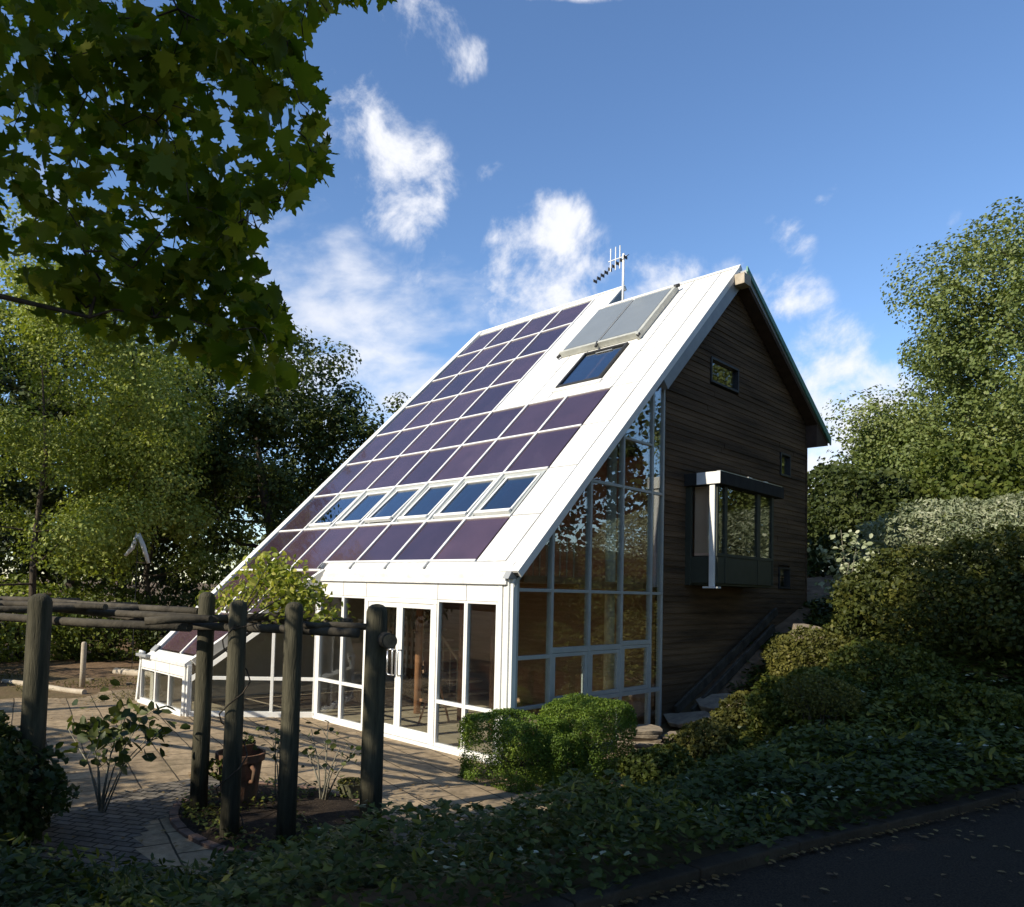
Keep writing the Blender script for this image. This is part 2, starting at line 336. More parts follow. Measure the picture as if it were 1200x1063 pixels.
def onpatio(x, y):
    edge = -9.9+.35*np.sin(y*1.7)+.2*np.sin(y*4.1)
    tx = np.interp(y, TY, TX)
    return (x > edge)&(x < tx+.25)&(y < 2.9)&(y > -7.9)&~((x < -8.3)&(y > .7+.2*np.sin(x*3)))
tag(gridmesh('patio', PX, PY, np.maximum(H(PX, PY), 0)*0+.006, M_pave, onpatio), kind='structure')
# small dark pavers sweeping round the flower bed, the walk down from the road
def onpath(x, y):
    r = np.hypot(x-.35, y+3.75)
    return ((r > 1.35)&(r < 2.35)&(y < -3.2)&(x < np.interp(y, TY, TX)+.2))|((x > 1.15+.12*np.sin(y*3))&(x < np.interp(y, TY, TX)+.2)&(y > -3.4)&(y < -1.6))
tag(gridmesh('paver_path', PX, PY, PX*0+.011, M_pavers, onpath), kind='structure')
# road + kerb
ky = np.arange(-30, 8, .5)
mb = MB(); rv = []; rf_ = []
for i, y in enumerate(ky):
    k = float(np.interp(y, KY, KX))
    for j in range(7): rv.append((k+.1+j*.62, y-j*.06, .85+.02+.012*math.sin(j)))
for i in range(len(ky)-1):
    for j in range(6): a = i*7+j; rf_.append((a, a+1, a+8, a+7))
mb.add(rv, rf_); tag(mb.build('road', M_road, smooth=True), kind='structure')
mb = MB(); yy = -12.; kerbs = []
while yy < 6:
    y1 = yy+.9; a = float(np.interp(yy, KY, KX)); b = float(np.interp(y1-.015, KY, KX))
    mb.add([(a-.02,yy,.7),(a+.1,yy,.7),(b+.1,y1-.015,.7),(b-.02,y1-.015,.7),(a-.02,yy,.945),(a+.1,yy,.94),(b+.1,y1-.015,.94),(b-.02,y1-.015,.945)],
           [(0,1,2,3)[::-1],(4,5,6,7),(0,1,5,4),(1,2,6,5),(2,3,7,6),(3,0,4,7)]); yy = y1
tag(mb.build('kerb', pmat('kerb_timber', (.055,.045,.033), .9, .1, var=.4, vscale=4, bump=.5), bevel=.012), kind='structure')

# ------------------------------------------------------------------ foliage
def qleaf(w=.55):   # folded oval leaf, unit length along x
    P = np.array([[0,0,0],[.3,w/2,.06],[.7,w/2*.85,.05],[1,0,-.05],[.7,-w/2*.85,.05],[.3,-w/2,.06]]); Fc = [(0,1,2,3),(0,3,4,5)]; return P-[.5,0,0], Fc
def rleaf():        # simple rhombus clump face for far crowns
    return np.array([[-.5,0,0],[0,.34,.07],[.5,0,0],[0,-.34,.07]]), [(0,1,2),(0,2,3)]
def mleaf(curl=.0):        # five-lobed maple leaf
    half = [(0,-.42),(.06,-.40),(.30,-.47),(.27,-.30),(.50,-.24),(.40,-.12),(.62,.06),(.42,.08),(.40,.20),(.22,.12),(.20,.30),(.12,.34),(.13,.46),(0,.62)]
    pts = [(0,-.05,0)]+[(x,y,-.10*abs(x)-.12*max(0,y-.2)) for x,y in half]+[(-x,y,-.10*abs(x)-.12*max(0,y-.2)) for x,y in half[-2:0:-1]]
    n = len(pts)-1; A = np.array(pts); A[:,2] += curl*(A[:,0]**2*.9-.35*A[:,1]*np.abs(A[:,0])); return A, [(0,1+i,1+(i+1)%n) for i in range(n)]
def ivyleaf():
    half = [(0,-.4),(.22,-.48),(.5,-.2),(.28,.02),(.14,.2),(0,.55)]
    pts = [(0,-.1,.04)]+[(x,y,-.06*abs(x)) for x,y in half]+[(-x,y,-.06*abs(x)) for x,y in half[-2:0:-1]]
    n = len(pts)-1; return np.array(pts), [(0,1+i,1+(i+1)%n) for i in range(n)]
def scatter(name, P, size, shape, m, parent=None, up=.5, nrm=None, tone=None, hang=0, rg=rng):
    """many single leaves as one mesh; nrm pulls each leaf's face direction towards a vector"""
    base, faces = shape; n = len(P); P = np.asarray(P, float)
    d = rg.normal(size=(n,3)); d /= np.linalg.norm(d, axis=1)[:,None]
    if nrm is None: nrm = np.tile([0,0,1.], (n,1))
    z = d*(1-up)+nrm*up; z /= np.linalg.norm(z, axis=1)[:,None]+1e-9
    x = rg.normal(size=(n,3)); x -= (x*z).sum(1)[:,None]*z; x /= np.linalg.norm(x, axis=1)[:,None]+1e-9
    if hang:   # leaf tip (+y of the shape) droops
        yv = np.tile([0,0,-1.], (n,1))*hang+rg.normal(size=(n,3))*.45; yv -= (yv*z).sum(1)[:,None]*z; yv /= np.linalg.norm(yv,axis=1)[:,None]+1e-9; x = np.cross(yv, z)
    y = np.cross(z, x)
    s = (size*(.7+.6*rg.random(n)))[:,None,None]
    V = P[:,None,:]+s*(base[None,:,0:1]*x[:,None,:]+base[None,:,1:2]*y[:,None,:]+base[None,:,2:3]*z[:,None,:])
    nb = len(base); fl = np.concatenate([np.array(f) for f in faces]); cnt = np.array([len(f) for f in faces])
    loops = (np.arange(n)[:,None]*nb+fl[None,:]).ravel(); tot = np.tile(cnt, n)
    me = bpy.data.meshes.new(name); me.vertices.add(n*nb); me.vertices.foreach_set('co', V.reshape(-1).astype(np.float32))
    me.loops.add(len(loops)); me.loops.foreach_set('vertex_index', loops.astype(np.int32))
    me.polygons.add(len(tot)); me.polygons.foreach_set('loop_start', np.concatenate([[0],np.cumsum(tot)[:-1]]).astype(np.int32)); me.polygons.foreach_set('loop_total', tot.astype(np.int32))
    me.update(); at = me.attributes.new('leaf_tone','FLOAT','POINT')
    tn = rg.random(n) if tone is None else np.clip(tone+rg.normal(size=n)*.16, 0, 1)
    at.data.foreach_set('value', np.repeat(tn, nb).astype(np.float32))
    me.materials.append(m); o = bpy.data.objects.new(name, me); C.objects.link(o)
    if parent: o.parent = parent
    return o
def sph(n, rg=rng):
    d = rg.normal(size=(n,3)); return d/np.linalg.norm(d,axis=1)[:,None]
def vnoise(P, f, seed=0):
    P = np.asarray(P)*f; return (np.sin(P[:,0]*1.3+seed)+np.sin(P[:,1]*1.7+seed*2.1+P[:,0]*.6)+np.sin(P[:,2]*1.5+seed*.7+P[:,1]*.8)+np.sin((P[:,0]+P[:,2])*2.3+seed))/4
def tree(name, label, cat, base, c, rad, ncl, clr, nleaf, lsize, mleafm, mbark=None, trunk_r=.22, group=None, seed=1, shape=None, flat=.72, low=0, shell=.55, limbs=True, toneadd=0, lump=.22):
    """tapered trunk, a limb to each clump, leaves in uneven clumps through the crown"""
    rg = np.random.default_rng(seed); c = np.array(c, float); rad = np.array(rad, float)
    t = thing(name, label, cat, base, group)
    d = sph(ncl*3, rg); d = d[d[:,2] > -.75+low][:ncl]; rr = shell+(1-shell)*rg.random(len(d))**.5
    rr *= 1+lump*vnoise(d*3, 1.2, seed)
    K = c+d*rad*rr[:,None]; kr = clr*(.6+.8*rg.random(len(d)))
    mb = MB(); b = Vector(base); top = Vector(c); top.z += rad[2]*.25
    pts = [b-Vector((0,0,.15)), b+(top-b)*.12, b+(top-b)*.4+Vector((rg.normal()*.12,rg.normal()*.12,0)), b+(top-b)*.7+Vector((rg.normal()*.2,rg.normal()*.2,0)), top]
    mb.tube(pts, [trunk_r*1.35,trunk_r,trunk_r*.8,trunk_r*.55,trunk_r*.15], 9)
    if limbs:                     # each limb grows from the nearest point already in the tree
        ax = np.array([tuple(b+(top-b)*f) for f in np.linspace(.22,.95,14)]); nodes = list(ax); rads = list(trunk_r*np.linspace(.42,.10,14))
        order = np.argsort(np.min(np.linalg.norm(K[:,None]-ax[None], axis=2), axis=1))
        for k in order:
            nd = np.array(nodes); dd_ = np.linalg.norm(nd-K[k], axis=1)+np.maximum(nd[:,2]-K[k][2]+.3, 0)*1.5; j = int(np.argmin(dd_))
            s0, q = Vector(nodes[j]), Vector(K[k]); r0 = max(rads[j]*.8, .012); h = (s0+q)/2+Vector((rg.normal()*.1,rg.normal()*.1,-.08*(q-s0).length))
            mb.tube([s0, h, q], [r0, r0*.8, r0*.5], 5, caps=False); nodes += [np.array(h), K[k]]; rads += [r0*.8, r0*.6]
    mb.build('trunk', mbark or M_bark, t, smooth=True)
    w = kr**2; w /= w.sum(); idx = rg.choice(len(K), nleaf, p=w)
    dd = sph(nleaf, rg); ra = rg.random(nleaf)**.33
    P = K[idx]+dd*(kr[idx]*ra)[:,None]*np.array([1,1,flat])
    P += .25*clr*np.stack([vnoise(P,2.1,seed+i) for i in range(3)],1)
    tn = .45+.28*(rg.random(len(K))[idx]-.5)+toneadd
    nr = dd*.8+np.array([0,0,.45])
    scatter('crown', P, np.full(nleaf, lsize), shape or rleaf(), mleafm, t, up=.58, nrm=nr, tone=tn, rg=rg)
    adopt(t); return t
LM_dark = leafmat('leaf_dark', [(.030,.044,.012),(.055,.075,.018),(.11,.125,.03)], .25)
LM_mid = leafmat('leaf_mid', [(.05,.075,.015),(.095,.125,.022),(.20,.21,.045)], .3)
LM_oak = leafmat('leaf_oak', [(.09,.125,.03),(.16,.20,.05),(.28,.29,.10)], .28, gloss=.4)
LM_yel = leafmat('leaf_yellowing', [(.11,.155,.025),(.26,.31,.06),(.54,.54,.18)], .35)
LM_maple = leafmat('leaf_maple', [(.09,.15,.015),(.16,.22,.022),(.32,.34,.04)], .62)
LM_deep = leafmat('leaf_deep', [(.03,.05,.012),(.06,.085,.018),(.17,.19,.04)], .3)
LM_dome = leafmat('leaf_dome', [(.03,.042,.010),(.065,.078,.015),(.16,.15,.03)], .25)
LM_silver = leafmat('leaf_silver', [(.13,.165,.09),(.27,.30,.18),(.50,.50,.37)], .25)
LM_varie = leafmat('leaf_variegated', [(.20,.24,.12),(.38,.42,.26),(.6,.62,.45)], .25)
LM_hedge = leafmat('leaf_box', [(.06,.11,.012),(.12,.19,.02),(.25,.31,.04)], .25, gloss=.35)
LM_cover = leafmat('leaf_cover', [(.035,.052,.010),(.07,.092,.016),(.22,.21,.04)], .25, gloss=.25)
LM_gold = leafmat('leaf_golden', [(.05,.06,.015),(.11,.11,.025),(.19,.17,.04)], .3)
LM_lime = leafmat('leaf_lime', [(.13,.18,.02),(.28,.32,.05),(.5,.48,.12)], .4)
LM_rose = leafmat('leaf_rose', [(.03,.05,.012),(.055,.08,.018),(.12,.13,.03)], .3, gloss=.4)

# ================================================================== THE HOUSE
HO = thing('solar_house', 'white roofed timber house with a slope of purple solar glass and a glazed gable', 'house', (-4,4,0))
AL, YR, ZR = .772, .8697, 3.6023; ca, sa = math.cos(AL), math.sin(AL)
def RP(X, v, n=0): return (X, YR+v*ca-n*sa, ZR+v*sa+n*ca)
CX = [-.8512-.9866*i for i in range(8)]
RV = [-1.047,0,1.2468,2.4871,3.7076,4.9756,6.2395,7.4953,8.6272]
def cutX(v): return -4.62+.64*(v+1.3)
def clipX(poly):          # keep the part left of the slanting cut where the roof steps forward
    out = []
    g = lambda q: cutX(q[1])-.05-q[0]
    for i in range(len(poly)):
        a, b = poly[i], poly[(i+1)%len(poly)]; ga, gb = g(a), g(b)
        if ga >= 0: out.append(a)
        if (ga >= 0) != (gb >= 0):
            t = ga/(ga-gb); out.append((a[0]+(b[0]-a[0])*t, a[1]+(b[1]-a[1])*t))
    return out
def pv(x0, x1, v0, v1, clip=False, m=None, name='solar_panel'):
    g = .022; poly = [(x0+g,v0+g),(x1-g,v0+g),(x1-g,v1-g),(x0+g,v1-g)]
    if clip: poly = clipX(poly)
    if len(poly) < 3: return
    tl = random.uniform(-.0035,.0035); tl2 = random.uniform(-.0035,.0035); xm, vm = (x0+x1)/2, (v0+v1)/2
    f = lambda n: (lambda x, v: RP(x, v, n+(x-xm)*tl+(v-vm)*tl2))
    return MB().prism(poly, f(-.03), f(.0)).build(name, m or M_pv, HO)
for r in range(8):
    for c in range(7):
        x1, x0 = CX[c], CX[c+1]
        if r == 1 and c < 6: continue
        if r >= 4 and c < 3: continue
        if r == 0 and c >= 4: pv(x0, x1, -1.28, RV[1], True)
        else: pv(x0, x1, RV[r], RV[r+1])
for (v0, v1) in ((-2.5,-1.28),(-3.6,-2.5)):
    for c in range(4, 7): pv(CX[c+1], CX[c], v0, v1, True)
# glazing bars
def barv(x, v0, v1, w=.025, m=None):
    MB().box(x-w, x+w, v0, v1, -.05, .028, RP).build('glazing_bar', m or M_white, HO, bevel=.005)
def barh(v, x0, x1, w=.023):
    MB().box(x0, x1, v-w, v+w, -.05, .022, RP).build('glazing_bar', M_white, HO, bevel=.004)
for c in range(1, 7):
    v0 = -1.2 if c < 4 else {4:-1.36,5:-2.45,6:-3.62}[c] if c < 7 else 0
    barv(CX[c], max(v0, (CX[c]+4.62)/.64-1.3) if c > 4 else -1.2, RV[8] if c > 3 else (RV[8] if c == 3 else RV[4]))
for r in range(1, 8):
    barh(RV[r], CX[7], CX[0] if r <= 4 else CX[3])
barh(-1.28, CX[7], cutX(-1.28)-.1); barh(-2.5, CX[7], cutX(-2.5)-.1); barh(-1.06, CX[4]+.02, CX[0])
# white cladding with open joints over a dark backing
cl = MB(); g = .010
def wp(x0, x1, v0, v1): cl.box(x0+g, x1-g, v0+g, v1-g, -.03, .012, RP)
rows = [-1.08,0,1.235,2.48,3.71,4.97,6.17,7.43,7.85]
for i in range(8): wp(CX[0]+.02, -.235, rows[i], rows[i+1])
wp(-.235, .12, -1.30, 7.85)
for i in range(4, 8): wp(CX[3]+.03, CX[2]+.0, rows[i], rows[i+1])
wp(CX[2], -2.36, 3.73, 5.45); wp(CX[2], -2.36, 5.45, 7.43); wp(-2.36, CX[0]+.02, 3.73, 4.10); wp(-1.28, CX[0]+.02, 4.10, 5.45)
wp(-2.36, CX[0]+.02, 5.45, 7.43); wp(CX[2], CX[0]+.02, 7.43, 7.85)
wp(-3.81+.03, -3.08, 7.85, 8.86); wp(CX[7]-.02, -3.81+.03, 8.66, 8.86)
cl.build('roof_cladding', M_whitew, HO, bevel=.004)
bk = MB()
bk.box(CX[0]+.03, .10, -1.28, 7.83, -.09, -.034, RP); bk.box(CX[3]+.04, CX[0]+.03, 3.73, 4.08, -.09, -.034, RP)
bk.box(CX[3]+.04, -2.37, 4.08, 7.83, -.09, -.034, RP); bk.box(-1.27, CX[0]+.03, 4.08, 7.83, -.09, -.034, RP); bk.box(-2.37, -1.27, 5.47, 7.83, -.09, -.034, RP)
bk.build('roof_deck', M_gap, HO)
MB().box(-7.99, CX[7]-.03, -3.72, 8.86, -.20, .035, RP).build('verge_trim', M_white, HO, bevel=.01)
MB().box(.121, .15, -1.30, 7.86, -.10, .016, RP).build('verge_trim', M_white, HO, bevel=.004)
# deep grey board under the verge where the timber gable begins
MB().prism([(3.80,-.101),(7.86,-.101),(7.86,-.33),(3.80,-.30)], lambda v,n: RP(.03,v,n), lambda v,n: RP(.146,v,n)).build('verge_board', M_grey, HO)
# raised upper block: wedge with an upright back
p0, p1 = RP(0,7.86,-.01), RP(0,8.86,-.035); zb = p0[2]-.12
MB().prism([(p0[1],zb),(p0[1],p0[2]),(p1[1],p1[2]),(p1[1],zb)], lambda y,z: (-7.96,y,z), lambda y,z: (-3.085,y,z)).build('raised_roof_block', M_grey, HO)
# top edge trim
MB().box(-3.07, .15, 7.86, 7.95, -.10, .03, RP).build('ridge_trim', M_white, HO, bevel=.01)
MB().box(-7.99, -3.06, 8.87, 8.94, -.10, .03, RP).build('ridge_trim', M_white, HO, bevel=.01)
# eave flashing: curved apron from the solar glass down to the fascia
prof = [(-1.10,.020),(-1.18,.022),(-1.26,.010),(-1.33,-.02),(-1.38,-.07)]
mb = MB(); pr = [RP(0,v,n)[1:] for v,n in prof]; pr = pr+[(y+.02, z-.03) for y,z in pr[::-1]]
mb.prism(pr, lambda y,z: (-4.62,y,z), lambda y,z: (-.02,y,z)); mb.build('eave_flashing', M_flash, HO)
gy = RP(0,-1.38,-.07)[1]; gz = RP(0,-1.38,-.07)[2]
mb = MB(); mb.prism([(gy-.02,gz-.075),(gy+.05,gz-.075),(gy+.05,gz+.0),(gy-.01,gz+.0)], lambda y,z: (-4.66,y,z), lambda y,z: (-.06,y,z)); mb.build('gutter', M_flash, HO, bevel=.012)
MB().prism([(-.13,2.60),(.06,2.60),(-.035,2.74)], lambda y,z:(-.09,y,z), lambda y,z:(.02,y,z)).build('gutter_end', M_grey, HO)
for x in CX[1:5]:
    MB().box(x-.018, x+.018, -1.26, -1.1, .02, .045, RP).build('bar_end_cap', M_grey, HO)
# fascia panels above the porch glazing
FXp = [-4.70,-3.97,-3.30,-1.50,-.876,-.235]
mb = MB()
for a, b in zip(FXp[:-1], FXp[1:]): mb.box(a+.006, b-.006, -.045, -.015, 2.27, gz-.078)
mb.box(-4.70,-.235,-.010,.02,2.27,gz-.078); mb.build('fascia_panel', M_white, HO, bevel=.004)

# --- porch glazing -------------------------------------------------
def glz(name, poly_map, u0, u1, w0, w1, parent, m=None, t=.012):
    return MB().box(u0, u1, -t/2, t/2, w0, w1, poly_map).build('pane', m or M_glass, parent)
PF = lambda x, y, z: (x, y, z)
def winframe(nm, x0, x1, z0, z1, rails=(), M=PF, b=.035, d=.05, m=None, panes=True, gm=None):
    f = MB(); f.box(x0, x0+b, -d, d*.4, z0, z1, M); f.box(x1-b, x1, -d, d*.4, z0, z1, M)
    f.box(x0+b, x1-b, -d+.003, d*.4-.003, z1-b, z1, M); f.box(x0+b, x1-b, -d+.003, d*.4-.003, z0, z0+b*1.4, M)
    zs = [z0+b*1.4]
    for r in rails: f.box(x0+b, x1-b, -d+.003, d*.4-.003, r-b*.8, r+b*.8, M); zs += [r-b*.8, r+b*.8]
    zs.append(z1-b); o = f.build(nm, m or M_white, HO, bevel=.005)
    if panes:
        for k in range(0, len(zs), 2): MB().box(x0+b, x1-b, -.006, .006, zs[k], zs[k+1], M).build('pane', gm or M_glass, o)
    return o
winframe('porch_window', -4.70, -3.972, .05, 2.265, (.72,)); winframe('porch_window', -3.968, -3.302, .05, 2.265, (.72,))
winframe('porch_window', -1.498, -.878, .05, 2.265, (.72,)); winframe('porch_window', -.874, -.237, .05, 2.265, (.72,))
MB().box(-3.30, -1.50, -.055, .03, 2.19, 2.266).build('door_head', M_white, HO, bevel=.005)
MB().box(-4.74, -.02, -.10, .05, -.02, .047).build('threshold', M_white, HO, bevel=.008)
for x in (-3.262, -1.538): MB().box(x-.036, x+.036, -.06, .03, .05, 2.188).build('door_post', M_white, HO, bevel=.005)
for i, (a, b) in enumerate(((-3.224,-2.402),(-2.398,-1.576))):
    f = MB(); w = .075
    f.box(a, a+w, -.045, .0, .055, 2.185); f.box(b-w, b, -.045, .0, .055, 2.185); f.box(a+w, b-w, -.042, -.003, 2.185-w, 2.185); f.box(a+w, b-w, -.042, -.003, .055, .21)
    d = f.build('glazed_door', M_white, HO, bevel=.005)
    MB().box(a+w, b-w, -.03, -.018, .21, 2.185-w).build('pane', M_glass, d)
    hx = -2.47 if i == 0 else -2.33; s = -.0
    h = MB(); h.tube([(hx,-.045,1.02),(hx,-.10,1.02),(hx-.0,-.115,1.05),(hx,-.115,1.40),(hx,-.10,1.43),(hx,-.045,1.43)], .012, 8)
    if i == 0: h.tube([(hx-.12,-.115,1.05),(hx-.12,-.115,1.40)], .013, 8); h.tube([(hx-.12,-.115,1.40),(hx-.09,-.115,1.43),(hx,-.10,1.43)], .012, 8); h.tube([(hx-.12,-.115,1.05),(hx-.09,-.115,1.02),(hx,-.10,1.02)], .012, 8)
    h.build('handle', M_metal, d, smooth=True)
# corner posts
mb = MB()
mb.box(-.235, -.16, -.05, .03, .0, 2.62); mb.box(-.15, -.10, -.035, .03, .0, 2.60); mb.box(-.085, -.035, -.05, .06, .0, 2.60); mb.box(-.035, .02, -.02, .09, .0, 2.60); mb.box(-.16,-.085,-.01,.02,0,2.58)
mb.build('corner_post', M_white, HO, bevel=.006)
MB().box(-4.80, -4.705, -.05, .04, .0, 2.62).build('corner_post', M_white, HO, bevel=.008)
# --- slanting glass wall between the porch and the lower part -------
A0 = Vector((-4.79,-.0,0)); A1 = Vector((-6.20,-1.80,0)); AU = (A1-A0).normalized(); AN = Vector((AU.y,-AU.x,0)); LA = (A1-A0).length
if AN.x < 0: AN = -AN
def AW(u, y, z): q = A0+AU*u-AN*y; return (q.x, q.y, z)
def zroof(x, y): return ZR+(y-YR)*sa/ca
f = MB(); zt = lambda u: zroof(0, (A0+AU*u).y)-.42
us = [0.02, .78, LA*.62, LA-.02]
us = [0.03, .80, 1.52, LA-.03]
for u in us:
    top = zt(u); f.box(u-.028, u+.028, -.05, .03, .04, max(top, .75), AW)
f.add([AW(0,-.05,zt(0)),AW(LA,-.05,zt(LA)),AW(LA,-.05,zt(LA)+.11),AW(0,-.05,zt(0)+.11),AW(0,.03,zt(0)),AW(LA,.03,zt(LA)),AW(LA,.03,zt(LA)+.11),AW(0,.03,zt(0)+.11)],
      [(0,1,2,3),(7,6,5,4),(0,4,5,1),(3,2,6,7),(0,3,7,4),(1,5,6,2)])
f.box(.03, LA-.03, -.047, .027, .70-.03, .70+.03, AW); f.box(.03, LA-.03, -.06, .04, -.02, .10, AW)
fr = f.build('slanting_glass_wall', M_white, HO, bevel=.004)
for a, b in zip(us[:-1], us[1:]):
    MB().box(a+.03, b-.03, -.006, .006, .10, .67, AW).build('pane', M_glass, fr)
    MB().add([AW(a+.03,0,.73),AW(b-.03,0,.73),AW(b-.03,0,max(zt(b-.03),.74)),AW(a+.03,0,zt(a+.03)),AW(a+.03,.012,.73),AW(b-.03,.012,.73),AW(b-.03,.012,max(zt(b-.03),.74)),AW(a+.03,.012,zt(a+.03))],[(0,1,2,3),(7,6,5,4)]).build('pane', M_glass, fr)
# raking fascia above it, with a dark slot between
c0, c1 = (cutX(-1.28),-1.28), (cutX(-3.72),-3.72)
def rk(n0, n1, o0, o1, m, nm):
    w = []
    for (x, v) in (c0, c1):
        for o in (o0, o1):
            for n in (n0, n1): w.append(RP(x+o, v, n))
    MB().add(w, [(0,1,3,2),(4,6,7,5),(0,4,5,1),(2,3,7,6),(0,2,6,4),(1,5,7,3)]).build(nm, m, HO)
rk(-.15,.03,-.04,.06,M_white,'raking_fascia'); rk(-.28,-.15,-.04,.0,M_dark,'raking_soffit')
# --- low front wall of the forward part ------------------------------
YL = -1.84
def LW(x, y, z): return (x, YL+y, z)
lx = [-8.22,-7.52,-6.88,-6.26]
for a, b in zip(lx[:-1], lx[1:]): winframe('low_window', a+.002, b-.002, .06, .70, (), LW, b=.028)
mb = MB(); 
for a, b in zip(lx[:-1], lx[1:]): mb.box(a+.006, b-.006, -.045, -.015, .71, .90, LW)
mb.box(-8.22,-6.26,-.01,.02,.71,.93,LW); mb.build('fascia_panel', M_white, HO, bevel=.004)
MB().box(-8.24,-6.22,-.09,.05,-.02,.058,LW).build('threshold', M_white, HO, bevel=.006)
mb = MB(); mb.box(-6.26,-6.20,-.05,.03,0,.93,LW); mb.box(-6.19,-6.14,-.02,.06,0,.93,LW); mb.build('corner_post', M_white, HO, bevel=.006)
MB().prism([(-8.46,0),(-8.38,0),(-8.24,.86),(-8.30,.90)], lambda x,z:(x,YL-.05,z), lambda x,z:(x,YL+.03,z)).build('corner_post', M_white, HO, bevel=.01)
MB().tube([(-8.26,YL-.02,.84),(-8.27,YL-.06,.96),(-8.22,YL-.08,1.02),(-8.14,YL-.02,.99)], .03, 8).build('pipe_bend', M_white, HO, smooth=True)
# low eave: sloping white apron from solar glass to the fascia
e0 = RP(0,-3.62,.0); mb = MB()
mb.prism([(e0[1],e0[2]),(YL-.07,.95),(YL-.07,.90),(YL+.02,.90),(e0[1]+.05,e0[2]-.06)], lambda y,z:(-8.0,y,z), lambda y,z:(-6.17,y,z)); mb.build('eave_flashing', M_flash, HO)
MB().box(-8.25,-7.75,-.16,-.06,.93,.985,LW).build('gutter', M_grey, HO, bevel=.01)
MB().box(-7.99, CX[7]-.03, -3.70, -3.55, .0, .05, RP).build('verge_end', M_grey, HO)
# far left end wall (glazed gable end seen only from the side)
GL = lambda y, x, z: (-7.93+x, y, z)
mb = MB(); mb.prism([(-1.80,0),(6.6,0),(6.6,8.6),(6.2,8.55),(-1.80,.8)], lambda y,z:(-7.95,y,z), lambda y,z:(-7.80,y,z)); mb.build('end_wall', M_plaster, HO)

# --- rooflights in the solar slope (six, hinged at the top) ----------
for c in range(6):
    x0, x1 = CX[c+1]+.03, CX[c]-.03; v0, v1 = .03, 1.22; op = .03 if c != 3 else .06
    f = MB(); b = .05
    f.box(x0, x0+b, v0, v1, -.14, -.01, RP); f.box(x1-b, x1, v0, v1, -.14, -.01, RP); f.box(x0+b, x1-b, v1-.09, v1, -.14, -.01, RP); f.box(x0+b, x1-b, v0, v0+.05, -.14, -.01, RP)
    o = f.build('rooflight', M_frame, HO)
    def T(x, v, n, op=op): return RP(x, v, n+op*(v1-v)/(v1-v0))
    s = MB(); s.box(x0+.11, x0+.16, v0+.10, v1-.11, -.05, .0, T); s.box(x1-.09, x1-.052, v0+.10, v1-.11, -.05, .0, T); s.box(x0+.11, x1-.052, v1-.13, v1-.095, -.05, .002, T)
    s.box(x0+.09, x1-.052, v0+.055, v0+.125, -.05, .02, T)
    so_ = s.build('sash', M_white, o, bevel=.004)
    MB().box(x0+.16, x1-.09, v0+.125, v1-.13, -.03, -.022, T).build('pane', M_glass2, o)
    MB().box(x0+.052, x0+.109, v0+.05, v1-.09, -.06, -.05, RP).build('side_flashing', M_frame, o)
    MB().tube([RP(x0+.07,v0+.07,.0),RP(x0+.12,v0+.07,.01)], .015, 6).build('hinge', M_metal, o)
# --- skylight and thermal collectors ---------------------------------
x0, x1, v0, v1 = -2.35, -1.29, 4.11, 5.44
f = MB(); b = .055
f.box(x0, x0+b, v0, v1, -.10, .06, RP); f.box(x1-b, x1, v0, v1, -.10, .06, RP); f.box(x0+b, x1-b, v1-b, v1, -.10, .058, RP); f.box(x0+b, x1-b, v0, v0+b*1.2, -.10, .058, RP)
sk = f.build('skylight', M_dark, HO, bevel=.006); MB().box(x0+b, x1-b, v0+b*1.2, v1-b, .02, .03, RP).build('pane', M_glass2, sk)
MB().box(x0-.05, x1+.05, v0-.13, v0-.002, .013, .035, RP).build('apron', M_whitew, sk)
MB().tube([RP(-2.0,5.30,.045),RP(-1.6,5.30,.045)], .012, 6).build('handle', M_grey, sk)
for i, (a, b_) in enumerate(((-3.02,-2.09),(-2.06,-1.14))):
    v0, v1 = 5.66, 7.48
    o = MB().box(a, b_, v0, v1, .05, .135, RP).build('solar_collector', M_grey, HO, bevel=.006)
    MB().box(a+.02, b_-.02, v0+.02, v1-.02, .137, .142, RP).build('absorber', M_collector, o)
mb = MB(); mb.box(-3.06, -1.10, 5.57, 5.65, .02, .15, RP); mb.box(-1.13, -1.06, 5.50, 7.55, .02, .15, RP); mb.box(-3.06,-3.02,5.6,7.5,.02,.10,RP)
mb.build('collector_rail', pmat('collector_metal', (.50,.50,.44), .45, .4, var=.25), HO, bevel=.006)
mb = MB(); mb.tube([RP(-3.12,5.52,.06),RP(-3.05,5.60,.09)], .035, 8); mb.tube([RP(-1.10,7.48,.15),RP(-1.02,7.56,.12)], .04, 8); mb.tube([RP(-2.08,5.5,.10),RP(-2.08,5.62,.14)], .03, 8); mb.tube([RP(-1.10,5.5,.1),RP(-1.06,5.56,.12)], .035, 8)
mb.build('pipe_joint', M_dark, HO, smooth=True)

